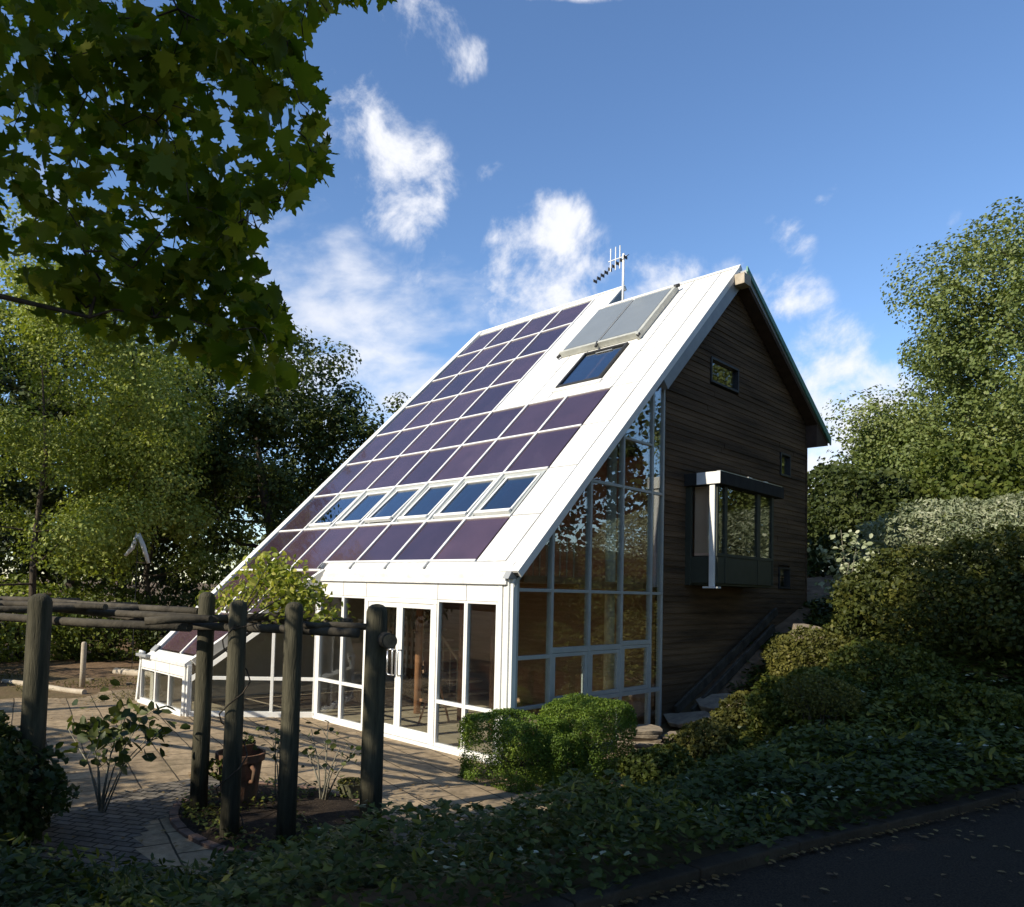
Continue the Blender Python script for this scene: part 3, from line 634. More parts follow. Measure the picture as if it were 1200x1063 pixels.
# --- timber gable -----------------------------------------------------
YB = 10.24
def zfront(y): return ZR+(y-YR)*sa/ca-.26
def zrear(y): return 8.80-.598*(y-6.56)
def ztop(y): return min(zfront(y), zrear(y)-.05)
holes = [(5.56,6.75,6.56,7.08),(8.79,9.35,5.14,5.68),(8.74,9.34,2.62,3.12),(4.86,7.0,2.72,4.42)]
mb = MB(); z = -.1; bh = .105
while z < 9.0:
    zc = z+bh/2; ya, yb = 3.95, YB
    # outline at this height
    if zc > zfront(3.95): ya = YR+(zc-ZR+.26)*ca/sa
    if zc > zrear(YB)-.05: yb = 6.56+(8.75-zc)/.598
    ya2 = YR+(z+bh-ZR+.26)*ca/sa if z+bh > zfront(3.95) else 3.95
    yb2 = 6.56+(8.75-z-bh)/.598 if z+bh > zrear(YB)-.05 else YB
    ya, yb = max(ya, ya2), min(yb, yb2)
    if yb-ya < .1: break
    segs = [(ya, yb)]
    for (h0, h1, g0, g1) in holes:
        if g0-.01 < zc < g1+.01:
            ns = []
            for (a, b) in segs:
                if h0 > a: ns.append((a, min(b, h0)))
                if h1 < b: ns.append((max(a, h1), b))
                if h0 >= b or h1 <= a: ns = ns if (a,b) in ns else ns
            segs = [q for q in ns if q[1]-q[0] > .02]
    for (a, b) in segs:
        cuts = [a]; 
        while b-cuts[-1] > 3.2: cuts.append(cuts[-1]+random.uniform(1.4,3.0))
        cuts.append(b)
        for p, q in zip(cuts[:-1], cuts[1:]):
            w = random.uniform(-.004,.004)
            mb.add([(-.03,p,z),(.026+w,p,z),(.012+w,p,z+bh+.012),(-.03,p,z+bh+.012),(-.03,q-.003,z),(.026+w,q-.003,z),(.012+w,q-.003,z+bh+.012),(-.03,q-.003,z+bh+.012)],
                   [(0,1,2,3),(7,6,5,4),(0,4,5,1),(1,5,6,2),(2,6,7,3),(3,7,4,0)])
    z += bh
gw = mb.build('timber_gable_wall', M_wood, HO)
def strip(poly_list):
    m = MB()
    for p in poly_list: m.prism(p, lambda y,z:(-.14,y,z), lambda y,z:(-.034,y,z))
    return m
strip([[(3.95,-.2),(4.86,-.2),(4.86,4.9),(3.95,6.3)],[(4.86,-.2),(YB,-.2),(YB,2.62),(4.86,2.72)]]).build('wall_lining', M_soffit, HO)
strip([[(7.0,2.62),(8.74,2.62),(8.74,5.14),(7.0,5.14)],[(8.74,3.12),(YB,3.12),(YB,5.14),(8.74,5.14)],[(9.34,2.62),(YB,2.62),(YB,3.12),(9.34,3.12)],[(4.86,4.42),(7.0,4.42),(7.0,6.56),(4.86,6.56)],[(7.0,5.14),(8.79,5.14),(8.79,6.56),(7.0,6.56)],[(8.79,5.68),(YB,5.68),(YB,6.4),(8.79,6.56)],[(9.35,5.14),(YB,5.14),(YB,5.68),(9.35,5.68)],
       [(4.86,6.56),(5.56,6.56),(5.56,7.5),(4.86,7.0)],[(6.75,6.56),(8.79,6.56),(8.0,7.08),(6.75,7.08)],[(5.56,7.08),(8.0,7.08),(6.6,8.5),(5.9,8.1)]]).build('wall_lining', M_soffit, HO)
# side walls and back
mb = MB(); mb.box(-7.8, -.15, YB-.1, YB, -.1, 6.2); mb.build('back_wall', M_inwall, HO)
MB().box(-.145,.05,YB-.005,YB+.03,-.1,6.15).build('corner_board', M_wood, HO)
# windows of the timber gable
def gablewin(y0, y1, z0, z1, name='timber_window', m=M_dark, b=.045):
    G = lambda y, x, z: (x, y, z)
    f = MB(); f.box(y0, y0+b, -.08, .045, z0, z1, G); f.box(y1-b, y1, -.08, .045, z0, z1, G); f.box(y0+b, y1-b, -.08, .043, z1-b, z1, G); f.box(y0+b, y1-b, -.08, .05, z0, z0+b, G)
    o = f.build(name, m, HO, bevel=.004); MB().box(y0+b, y1-b, -.03, -.02, z0+b, z1-b, G).build('pane', M_glass, o); return o
gablewin(5.57,6.74,6.57,7.07); gablewin(8.80,9.34,5.15,5.67); gablewin(8.75,9.33,2.63,3.11)
# rear roof
zr = zrear
rr_ = MB(); rr_.prism([(6.50,zr(6.50)+.16),(10.94,zr(10.94)+.10),(10.94,zr(10.94)-.02),(6.50,zr(6.50)-.03)], lambda y,z:(-7.9,y,z), lambda y,z:(.30,y,z))
rr_.build('rear_roof', M_grey, HO)
rr_ = MB(); rr_.prism([(6.46,zr(6.46)+.19),(10.97,zr(10.97)+.13),(10.97,zr(10.97)-.05),(6.46,zr(6.46)+.08)], lambda y,z:(.302,y,z), lambda y,z:(.335,y,z)); rr_.build('rear_verge_trim', M_greenedge, HO)
MB().prism([(10.24,5.98),(10.93,6.10),(10.93,zr(10.94)-.022),(10.24,zr(10.24)-.032)], lambda y,z:(-7.8,y,z), lambda y,z:(.27,y,z)).build('soffit', M_soffit, HO)
MB().prism([(6.5,zr(6.5)-.032),(10.24,zr(10.24)-.032),(10.24,zr(10.24)-.10),(6.5,zr(6.5)-.10)], lambda y,z:(.035,y,z), lambda y,z:(.28,y,z)).build('soffit', M_soffit, HO)
MB().box(.152,.36,6.26,6.56,8.64,8.86).build('ridge_beam_end', M_pale, HO, bevel=.01)
# --- bay window -------------------------------------------------------
by0, by1, bx = 4.70, 7.06, .62
f = MB(); w = .035
M_bay = pmat('dark_green_panel', (.05,.055,.04), .6, .4, var=.2)
f.box(.0, bx-.03, by0+.06, by1, 2.62, 2.66)                        # base
f.box(bx-.05, bx, by0+.0, by1, 2.662, 3.14); f.box(.03, bx-.052, by0, by0+.04, 2.662, 3.14); f.box(.03, bx-.052, by1-.04, by1, 2.662, 4.42)
f.box(bx-.06, bx+.01, by0-.01, by1+.01, 3.142, 3.20)
for (a, b) in ((by0,by0+.06),(by0+.29,by0+.39),(by0+1.62,by0+1.76),(by1-.09,by1)):
    f.box(bx-.06, bx+.006, a, b, 3.202, 4.42); f.box(bx+.001, bx+.012, a+.02, b-.02, 2.665, 3.14)
f.box(.0, .13, by0-.02, by0+.05, 2.62, 4.42)
bay = f.build('bay_window', M_bay, HO, bevel=.004)
MB().box(.0, bx+.10, by0-.08, by1+.26, 4.425, 4.65).build('canopy', pmat('shaded_canopy', (.045,.043,.04), .85, .15, var=.3), bay, bevel=.008)  # colour darkened to carry the shade on the outer face and inner end
MB().box(.27, bx+.098, by0-.09, by0-.081, 4.43, 4.645).build('sunlit_canopy_end', M_white, bay)  # white panel paints in the sunlit part of the near face
MB().box(bx+.02, bx+.09, by0-.06, by1+.2, 4.652, 4.662).build('flashing', M_metal, bay)
MB().box(.50, .60, by0-.055, by0-.005, 2.60, 4.42).build('downpost', M_white, bay, bevel=.006)
MB().box(.40, .68, by0-.08, by0+.05, 2.57, 2.598).build('foot_plate', M_white, bay)
MB().box(.13, .50, by0+.01, by0+.02, 3.20, 4.42).build('pane', M_glass, bay)
MB().box(.14, .55, by0+.10, by0+.12, 3.16, 4.42).build('blind', pmat('warm_blind', (.75,.50,.37), .8, .2, var=.1, vscale=2), bay)
for a, b in ((by0+.06,by0+.29),(by0+.39,by0+1.62),(by0+1.76,by1-.09)): MB().box(bx-.03, bx-.02, a, b, 3.20, 4.42).build('pane', M_glass, bay)
for a in (5.9, 6.6): MB().box(bx-.1,bx+.02,a,a+.16,4.664,4.70).build('roof_vent', M_white, bay)

# --- glazed gable -----------------------------------------------------
GY = [.09,.857,1.785,2.67,3.555,3.906]; gt = lambda y: ZR+(y-YR)*sa/ca-.25
def GG(y, x, z): return (x, y, z)
f = MB()
for i, y in enumerate(GY):
    w = .026 if i else .02; 
    z1 = gt(y)
    f.box(y-w, y+w, -.07, .022, .0, z1, GG)
zA, zB, zC = 2.45, .79, 4.196
def rail(y0, y1, z, h=.024, p=.019): f.box(y0+.027, y1-.027, -.06, p, z-h, z+h, GG)
for a, b in zip(GY[:-1], GY[1:]): rail(a, b, zA)
rail(GY[0], GY[1], 1.49, .028); rail(GY[0], GY[1], .78)
for a, b in zip(GY[1:-1], GY[2:]): rail(a, b, zB, .035)
rail(GY[1], GY[2], 1.57, .04); rail(GY[2], GY[3], 1.57, .04); rail(GY[3], GY[4], 1.62, .035)
rail(GY[2], GY[3], zC); rail(GY[3], GY[4], zC); rail(GY[4], GY[5], zC)
rail(GY[3], GY[4], 5.02, .02); 
for a, b in zip(GY[:-1], GY[1:]): rail(a, b, .03, .03)
gf = f.build('gable_glazing_frame', M_frame, HO, bevel=.004)
mb = MB(); mb.prism([(.0,gt(.0)-.02),(3.95,gt(3.95)-.02),(3.95,gt(3.95)+.05),(.0,gt(.0)+.05)], lambda y,z:(-.06,y,z), lambda y,z:(.03,y,z)); mb.build('raking_rail', M_frame, gf)
segs = {0:[.06,.756,1.462,1.518,2.426],1:None}
lv = [[.78,1.49,zA],[zB,1.57,zA],[zB,1.57,zA,zC],[zB,1.62,zA,zC,5.02],[zB,zA,zC]]
for i in range(5):
    y0, y1 = GY[i]+.024, GY[i+1]-.024; zs = [.06]+lv[i]
    for k, z0 in enumerate(zs):
        if k+1 < len(zs): P = [(y0,z0+.022),(y1,z0+.022),(y1,zs[k+1]-.022),(y0,zs[k+1]-.022)]
        else: P = [(y0,z0+.022),(y1,z0+.022),(y1,gt(y1)-.02),(y0,max(gt(y0)-.02,z0+.03))]
        t = random.uniform(-.004,.004); t2 = random.uniform(-.003,.003)
        MB().prism(P, lambda y,z: (-.022+(y-y0)*t+(z-z0)*t2,y,z), lambda y,z: (-.01+(y-y0)*t+(z-z0)*t2,y,z)).build('pane', M_glassg, gf)
# three casements set in the lower band
for i, (z0, z1) in ((1,(.83,1.525)),(2,(.83,1.525)),(3,(.83,1.58))):
    y0, y1 = GY[i]+.03, GY[i+1]-.03; f = MB(); b = .07
    f.box(y0, y0+b, -.05, .016, z0, z1, GG); f.box(y1-b, y1, -.05, .016, z0, z1, GG); f.box(y0+b, y1-b, -.05, .014, z1-b*.8, z1, GG); f.box(y0+b, y1-b, -.05, .014, z0, z0+b*.8, GG)
    f.build('casement', M_frame, gf, bevel=.004)

# --- interior (seen through the glass) --------------------------------
MB().box(-7.78,-.1,.1,YB-.12,-.05,.012).build('floor', M_infloor, HO)
MB().prism([(-6.0,-1.7),(-7.75,-1.7),(-7.75,.1),(-4.8,.1)], lambda x,y:(x,y,-.05), lambda x,y:(x,y,.012)).build('floor', M_infloor, HO)
MB().box(-7.75,-.12,4.6,4.75,.02,5.0).build('inner_wall', M_inwall, HO)
MB().box(-7.75,-.16,1.75,4.59,2.50,2.62).build('mezzanine', M_orange, HO)
MB().box(-1.6,-.10,.35,1.70,2.56,2.66).build('mezzanine', M_orange, HO)
MB().box(-7.75,-.16,4.76,YB-.12,2.50,2.62).build('mezzanine', M_orange, HO)
MB().box(-7.75,-.16,4.76,YB-.12,5.0,5.12).build('upper_floor', M_orange, HO)
for (x,y,z1) in ((-.55,3.15,5.0),(-1.35,1.1,2.5),(-4.0,1.8,2.5),(-2.9,1.9,2.5)):
    MB().tube([(x,y,.02),(x,y,z1)], .09 if x > -1 else .07, 14).build('interior_post', M_plaster if x > -1 else M_orange, HO, smooth=True)
mb = MB()
for x in np.arange(-7.6,-.3,.14): mb.tube([(x,1.80,2.63),(x,1.80,3.45)], .010, 5)
mb.tube([(-7.7,1.80,3.46),(-.2,1.80,3.46)], .025, 6); mb.build('gallery_railing', M_pale, HO)
st = MB()
for k in range(11): st.box(-4.5-k*.24, -4.22-k*.24, 3.2, 4.1, .2+k*.21, .24+k*.21)
st.box(-4.6,-4.2,3.15,3.19,.02,.10); st.build('staircase', M_pale, HO)
mb = MB()
for k in range(12): x = -4.3-k*.22; mb.tube([(x,3.15,.05+k*.19),(x,3.15,.95+k*.19)], .012, 5)
mb.tube([(-4.2,3.15,.88),(-6.9,3.15,3.25)], .03, 6); mb.build('stair_railing', M_pale, HO)
la = MB()
for k in range(8): la.box(-6.9+k*.17,-6.83+k*.17,3.35,3.38,.6,2.35)
for k in range(9): la.box(-6.9,-5.64,3.381,3.41,.6+k*.2,.69+k*.2)
tag(la.build('lattice_screen', M_plaster), 'pale lattice screen standing inside behind the glazed doors', 'screen')
# ceiling joists under the slope
mb = MB()
for x in CX[1:7]: mb.box(x-.035,x+.035,-.9,7.5,-.25,-.06,RP)
mb.build('rafter', M_orange, HO)
MB().box(CX[0]-.02,-.14,-1.0,7.6,-.20,-.10,RP).build('ceiling', M_plaster, HO)
MB().box(CX[3],CX[0]-.03,3.8,4.08,-.20,-.10,RP).build('ceiling', M_plaster, HO)
adopt(HO)
# objects inside
bs = MB().lathe([(.0,.02),(.28,.02),(.38,.16),(.42,.32),(.37,.48),(.30,.54),(.26,.50),(.0,.48)], (-5.0,2.9,0), 20, .03).build('straw_basket', M_straw, smooth=True)
origin_to(bs, (-5.0,2.9,0.02)); tag(bs, 'round straw basket on the floor just inside the glazed doors', 'basket')
P = sph(900)*[.44,.44,.28]+[-5.0,2.9,.32]; tuft = scatter('straw_tuft', P, np.full(900,.2), qleaf(.08), M_straw, up=0); tuft.parent = bs; tuft.matrix_parent_inverse = Matrix.Translation(-bs.location)
ea = MB(); ea.tube([(-3.15,1.1,.02),(-3.0,1.35,.95)], .02, 6); ea.tube([(-2.85,1.1,.02),(-3.0,1.35,.95)], .02, 6); ea.tube([(-3.0,1.7,.02),(-3.0,1.35,.95)], .02, 6); ea.box(-3.2,-2.8,1.15,1.19,.40,.45)
tag(ea.build('wooden_easel', M_orange), 'small wooden easel indoors behind the left glazed door', 'easel')

# antenna
an = thing('tv_antenna', 'white pole television antenna behind the ridge beside the step in the roof', 'antenna', (-2.88,6.9,8.8))
MB().tube([(-2.88,6.9,8.75),(-2.88,6.9,10.45)], .028, 8).build('mast', M_white, an, smooth=True)
mb = MB(); mb.tube([(-2.70,6.85,10.36),(-3.75,7.0,10.06)], .009, 6)
for k in range(9):
    t = .1+.9*k/8; x = -2.70-1.05*t; y = 6.85+.15*t; z = 10.36-.30*t; mb.box(x-.01,x+.01,y-.07,y+.07,z-.032,z+.032)
mb.build('yagi_boom', M_dark, an)
mb = MB()
for dx in (-.10,-.22,-.36): mb.tube([(-2.88+dx,6.9,10.12),(-2.88+dx,6.9,10.68)], .014, 6)
mb.tube([(-2.80,6.9,10.38),(-3.30,6.9,10.38)], .013, 6); mb.build('dipole', M_white, an)
adopt(an)

# ================================================================== PERGOLA, POSTS, POTS
def log(name, pts, r, m, parent=None, dome=False):
    pts = [Vector(p) for p in pts]
    if dome:
        d = (pts[-1]-pts[-2]).normalized(); rr = [r]*len(pts)
        P = pts[:-1]+[pts[-1]-d*r*.7, pts[-1]-d*r*.3, pts[-1]-d*r*.08, pts[-1]]; rr = [r*1.04]+[r]*(len(pts)-2)+[r*.97,r*.82,r*.5,r*.12]
    else:
        P = [pts[0]]+[pts[0].lerp(pts[-1], k/5)+Vector([random.uniform(-.012,.012) for _ in range(3)]) for k in range(1,5)]+[pts[-1]] if len(pts) == 2 else pts
        rr = [r*random.uniform(.93,1.06) for _ in P]
    return MB().tube(P, rr, 14).build(name, m, parent, smooth=False)
def smooth_auto(o):
    me = o.data; me.polygons.foreach_set('use_smooth', [len(p.vertices) == 4 for p in me.polygons]); return o
PG = thing('pergola', 'rustic pergola of dark round posts carrying weathered horizontal poles', 'pergola', (-1,-4.6,0))
for (x, y, h) in ((-.60,-4.21,2.34),(.32,-4.33,2.28),(.82,-4.02,2.28),(1.33,-3.43,2.28),(-.985,-5.715,2.29),(-6.3,-9.2,2.2),(-8.6,-5.6,2.2)):
    smooth_auto(log('post', [(x,y,-.2),(x+random.uniform(-.01,.01),y,1.0),(x,y,h)], (.088 if y > -5 else .112)*(1.2 if y > -3.5 else 1), M_log, PG, dome=True))
zp = 1.98
poles = [((-.72,-4.44,zp),(1.22,-3.56,2.0),.058),((-7.2,-7.4,zp-.03),(-.35,-4.50,zp),.062),((-.5,-4.9,2.04),(.10,-3.55,2.12),.05),
         ((-6.4,-6.3,zp+.09),(-.2,-4.35,zp+.09),.05),((-6.8,-5.6,zp+.07),(-.3,-4.02,2.06),.05),((-7.0,-4.9,zp+.05),(-1.2,-3.85,2.02),.048),((-7.2,-4.3,zp+.04),(-2.1,-3.5,2.0),.045),
         ((-6.6,-6.6,2.10),(-1.6,-4.9,2.14),.048),((-6.9,-5.2,2.12),(-.9,-4.15,2.12),.05),((-7.0,-4.55,2.0),(-.9,-4.2,1.96),.05),
         ((-.6,-4.05,2.04),(.55,-3.15,2.06),.05),((.72,-3.85,2.06),(1.28,-3.33,2.06),.04),
         ((-5.3,-7.2,2.08),(-5.7,-3.9,2.1),.05),((-3.2,-6.2,2.09),(-3.6,-3.8,2.1),.045),((-2.1,-6.0,2.10),(-2.0,-3.8,2.1),.045)]
for a, b, r in poles: smooth_auto(log('pole', [a, b], r*.78, M_rail, PG))
smooth_auto(log('pole', [(1.05,-3.22,1.96),(1.62,-3.50,1.95)], .072, M_rail, PG))
MB().tube([(1.617,-3.498,1.95),(1.626,-3.502,1.95)], .062, 14).build('cut_end', M_logend, PG)
adopt(PG)

# round bed at the foot of the posts
bd = MB(); n = 40; ring = []
for k in range(n+1):
    t = 2*math.pi*k/n; ring.append((.05+1.42*math.cos(t)*(1+.04*math.sin(3*t)), -3.62+.95*math.sin(t)))
vs = []; 
for j, (s, h) in enumerate(((1,.014),(.92,.05),(.6,.09),(.0,.10))): vs += [(.05+(x-.05)*s, -3.62+(y+3.62)*s, h+random.uniform(-.008,.008)) for x, y in ring[:-1]]
fs = [(j*n+k, j*n+(k+1)%n, (j+1)*n+(k+1)%n, (j+1)*n+k) for j in range(3) for k in range(n)]
bd.add(vs, fs); tag(bd.build('flower_bed', M_soil, smooth=True), kind='structure')
mb = MB()
for k in range(0, n):
    (x0_, y0_), (x1_, y1_) = ring[k], ring[k+1]; q = Vector((x1_-x0_, y1_-y0_, 0)); L_ = q.length; q.normalize(); w = Vector((-q.y, q.x, 0)); p = Vector((x0_, y0_, 0))
    mb.box(.01, L_-.01, -.04, .05, .0, .035+random.uniform(0,.015), lambda a,b,c,p=p,q=q,w=w: tuple(p+q*a-w*b+Vector((0,0,c))))
tag(mb.build('bed_edging', M_brick, bevel=.006), kind='structure')

def stem_plant(name, label, cat, base, stems, m_leaf, lsize, perst, group=None, r=.008, seed=3, leafshape=None, spread=.10, m_stem=None):
    rg = np.random.default_rng(seed); t = thing(name, label, cat, base, group); mb = MB(); P = []
    for (dx, dy, h) in stems:
        b = Vector(base); tip = b+Vector((dx, dy, h)); mid = b+Vector((dx*.35+rg.normal()*.03, dy*.35, h*.55))
        pts = [b+Vector((rg.normal()*.02,rg.normal()*.02,-.02)), mid, tip]; mb.tube(pts, [r*1.4, r, r*.5], 6)
        for k in range(2):
            s0 = mid.lerp(tip, .15+.4*k); tp = s0+Vector((rg.normal()*.13, rg.normal()*.13, .10+.1*rg.random())); mb.tube([s0, tp], [r*.6, r*.3], 5)
            P += [tp+Vector(rg.normal(size=3)*spread*.6) for _ in range(perst//3)]
        P += [mid.lerp(tip, .5+.55*rg.random())+Vector(rg.normal(size=3)*spread) for _ in range(perst)]
    mb.build('stems', m_stem or M_barkpale, t, smooth=True)
    scatter('leaves', np.array([tuple(p) for p in P]), np.full(len(P), lsize), leafshape or qleaf(.62), m_leaf, t, up=.35, hang=.6, rg=rg); adopt(t); return t
stem_plant('rose_bush', 'leggy rose with broad dark leaves arching over the shaded patio by the leftmost near post', 'rose', (-1.3,-4.95,0),
  [(-.55,.05,.95),(-.25,.3,1.02),(.1,.2,1.06),(.45,.2,1.0),(.3,.45,.9),(.62,.35,.92),(-.75,-.15,.8),(-.05,-.1,.75)], LM_rose, .125, 15, 'roses round the pergola', seed=5, spread=.11)
stem_plant('rose_bush', 'small upright rose just left of the third post in the round bed', 'rose', (-.42,-3.36,.06), [(-.12,.0,.72),(.10,.05,.80),(.0,-.1,.66),(-.2,.1,.6)], LM_rose, .075, 9, 'roses round the pergola', r=.007, seed=8, spread=.07)
stem_plant('rose_bush', 'bare branched rose with few leaves between the two right-hand posts', 'rose', (-.05,-3.02,.05), [(-.28,.0,.75),(-.1,.1,.85),(.15,.1,.62),(.42,.15,.66),(.3,-.05,.5),(-.2,-.1,.55)], LM_rose, .075, 5, 'roses round the pergola', r=.009, seed=9, spread=.07)
# climber on the back posts
rg = np.random.default_rng(21); t = thing('climbing_shrub', 'sunlit yellow-green climber spilling over the poles on top of the pergola', 'climber', (.18,-4.18,0))
K = np.array([[-.35,-3.6,2.45],[-.1,-3.75,2.62],[.1,-3.7,2.45],[.25,-3.6,2.35],[-.7,-3.7,2.40],[-.3,-3.9,2.3],[.0,-3.5,2.25],[-.35,-3.5,2.62],[0,-3.5,2.3],[-.85,-3.9,2.2],[.45,-3.45,2.12],[.05,-3.6,2.15]])
mb = MB(); tw = [Vector((.32+.14*math.cos(k*.9), -4.33+.14*math.sin(k*.9), .1*k)) for k in range(21)]; mb.tube(tw, .007, 6)
for k in K: mb.tube([tw[-1], (tw[-1]+Vector(k))/2+Vector((0,0,.05)), Vector(k)+Vector((0,0,.08))], [.007,.005,.003], 5)
mb.build('stems', M_bark, t, smooth=True)
idx = rg.integers(0, len(K), 1500); P = K[idx]+sph(1500, rg)*(rg.random((1500,1))**.5)*[.33,.33,.20]
scatter('leaves', P, np.full(1500,.07), qleaf(.6), LM_lime, t, up=.35, rg=rg); adopt(t)

def pot(name, label, loc, r, h, m, cat='pot', rim=True, group=None, earth=True):
    t = thing(name, label, cat, loc, group); p = [(0,0),(r*.66,0),(r*.70,.02),(r*.93,h*.86)]
    if rim: p += [(r*1.04,h*.87),(r*1.06,h),(r*.95,h),(r*.90,h*.88),(r*.86,h*.84),(0,h*.84)]
    else: p += [(r,h),(r*.88,h),(r*.86,h*.86),(0,h*.84)]
    MB().lathe([(a, b) for a, b in p[:-1]], loc, 28).build('body', m, t, smooth=False).data.polygons.foreach_set('use_smooth', [True]*0 or [False]*(28*(len(p)-2)))
    if earth: MB().lathe([(r*.87,h*.86),(r*.5,h*.89),(.001,h*.9)], loc, 20).build('earth', M_soil, t)
    adopt(t); return t
urn = pot('terracotta_urn', 'tall tapered terracotta urn standing behind the second post', (-.50,-3.80,.02), .25, .60, M_terra, 'urn')
for k in (-1, 1):
    h = MB().tube([(-.50+k*.22,-3.80,.52),(-.50+k*.31,-3.80,.48),(-.50+k*.29,-3.80,.36),(-.50+k*.20,-3.80,.34)], .024, 8).build('handle', M_terra, urn, smooth=True); h.matrix_parent_inverse = Matrix.Translation(-urn.location)
pot('flower_pot', 'small terracotta pot sitting on top of the tall urn', (-.50,-3.80,.58), .15, .14, M_terra)
P = sph(260)*[.20,.20,.12]+[-.50,-3.85,.48]; P[:,1] -= .1
o = scatter('trailing_plant', P, np.full(260,.06), qleaf(.5), LM_mid, up=.3); origin_to(o, (-.50,-3.9,.43)); tag(o, 'green plant trailing over the front of the tall urn', 'plant')
P = sph(130)*[.13,.13,.07]+[-.50,-3.80,.75]
o = scatter('small_plant', P, np.full(130,.05), qleaf(.4), LM_mid, up=.3); origin_to(o, (-.50,-3.8,.70)); tag(o, 'tuft of small leaves in the pot above the urn', 'plant')
tb = pot('stone_tub', 'low mossy stone tub on the patio just left of the nearest right post', (-.08,-2.62,.01), .17, .19, M_moss, 'tub', rim=False)
P = sph(420)*[.15,.15,.03]+[-.08,-2.62,.20]; o = scatter('moss', P, np.full(420,.03), rleaf(), LM_gold, up=.6); o.parent = tb; o.matrix_parent_inverse = Matrix.Translation(-tb.location)
pot('terracotta_pot', 'terracotta pot half hidden between the clipped bushes by the glazed corner', (.32,.28,.25), .24, .34, M_terra)
MB_ = MB().lathe([(.30,0),(.30,.25),(.27,.25),(.001,.24)], (.32,.28,.0), 20).build('pot_stand', M_stone); origin_to(MB_, (.32,.28,0)); tag(MB_, 'low round stone stand carrying the pot between the clipped bushes', 'stand')

# stacked flat stones by the gable
def slab(nm, c, sx, sy, sz, rot, m, tilt=(0,0), seed=0, parent=None):
    r = random.Random(seed); n = 11; b = MB(); ring = []
    for k in range(n):
        t_ = 2*math.pi*k/n; q = .82+.3*r.random(); ring.append((sx*q*math.copysign(abs(math.cos(t_))**.7, math.cos(t_)), sy*q*math.copysign(abs(math.sin(t_))**.7, math.sin(t_))))
    M = Matrix.Translation(c) @ Matrix.Rotation(rot,4,'Z') @ Matrix.Rotation(tilt[0],4,'X') @ Matrix.Rotation(tilt[1],4,'Y')
    b.prism(ring, lambda x,y: tuple(M@Vector((x*.93,y*.93,0))), lambda x,y: tuple(M@Vector((x,y,sz+.015*math.sin(x*9)))))
    return b.build(nm, m, parent, bevel=.012)
for k in range(6):
    c = (.52+random.uniform(-.04,.04), 2.42+random.uniform(-.05,.05), .0+k*.062)
    o = slab('flat_stone', c, .42-.012*k, .30, .055, .5+random.uniform(-.3,.3), M_stone, seed=k); origin_to(o, c)
    tag(o, ['flat sandstone at the very bottom of the stack beside the glazed gable','second flat sandstone up in the stack beside the glazed gable','third flat sandstone up in the stack beside the glazed gable','flat sandstone fourth from the bottom of the stack by the glazed gable','flat sandstone just under the top one of the stack by the gable','topmost pale flat sandstone of the stack beside the glazed gable'][k], 'stone', 'flat stones stacked by the gable')
for k in range(4):
    c = (.98+random.uniform(-.03,.03), 2.72, .05+k*.062); o = slab('flat_stone', c, .24, .2, .055, random.uniform(0,2), M_stone, seed=30+k); origin_to(o, c)
    tag(o, ['lowest stone of the small pile right of the big stack','second stone up in the small pile right of the big stack','third stone up in the small pile right of the big stack','curved pale stone crowning the small pile right of the big stack'][k], 'stone', 'flat stones stacked by the gable')
slabs = [((.50,4.0,.28),.42,.30,.09,.3,'lower sunlit sandstone slab laid up the bank beside the timber wall'),((.72,4.75,.52),.44,.34,.10,.9,'upper sandstone slab laid up the bank beside the timber wall')]
for i, (c, sx, sy, sz, rt, lb) in enumerate(slabs):
    o = slab('sandstone_slab', c, sx, sy, sz, rt, M_stone, (.22,-.12), seed=50+i); origin_to(o, c); tag(o, lb, 'slab', 'sandstone slabs up the bank')
o = slab('boulder', (1.35,6.9,1.62), .34, .26, .26, .6, M_stone, (.3,.2), seed=77); origin_to(o, (1.35,6.9,1.62)); tag(o, 'reddish boulder in the bank below the low timber window', 'boulder')
# grey boards leaning along the foot of the timber wall
for i, (y0_, z0_, y1_, z1_, x_) in enumerate(((4.1,.34,8.2,2.05,.22),(4.3,.30,7.6,1.72,.42))):
    d = Vector((0,y1_-y0_,z1_-z0_)).normalized(); n_ = Vector((0,-d.z,d.y)); p = Vector((x_,y0_,z0_+.02)); LL = math.hypot(y1_-y0_, z1_-z0_)
    o = MB().box(-.03,.03,0,LL,-.0,.16, lambda a,b,c: tuple(p+Vector((a,0,0))+d*b+n_*c)).build('edging_board', M_rail, bevel=.006); origin_to(o, p)
    tag(o, ['long grey board running up the slope against the timber wall','shorter grey board in front of the long one at the timber wall'][i], 'board')

# far garden
def postthing(x, y, h, r, lab):
    o = smooth_auto(log('short_post', [(x,y,-.1),(x,y,h*.5),(x,y,h)], r, M_pale, None, dome=True)); origin_to(o, (x,y,0)); tag(o, lab, 'post', 'short posts beyond the patio')
postthing(-11.0,-2.1,1.02,.06,'thin pale post standing alone on the bare soil beyond the patio')
postthing(-13.2,-4.4,1.05,.07,'thin brownish post on the far left beyond the patio')
o = MB().box(-12.6,-12.1,-4.35,-3.85,0,.42).build('brick_pier', M_brick, bevel=.01); origin_to(o,(-12.35,-4.1,0)); tag(o,'low square brick pier at the far left edge of the garden','pier')
fl = [((-13.2,-.6),(-8.9,1.0),.09,'long half-buried log lying along the soil edge nearest the low glass wall'),((-14.5,.9),(-10.6,2.0),.11,'thick log lying further back across the bare soil'),((-12.6,-3.3),(-9.9,-2.4),.06,'thin log lying at the near edge of the bare soil')]
for (a, b, r, lb) in fl:
    o = log('garden_log', [(a[0],a[1],r*.6),(b[0],b[1],r*.6)], r, M_pale); origin_to(o, (a[0],a[1],0)); tag(o, lb, 'log', 'logs edging the bare soil')
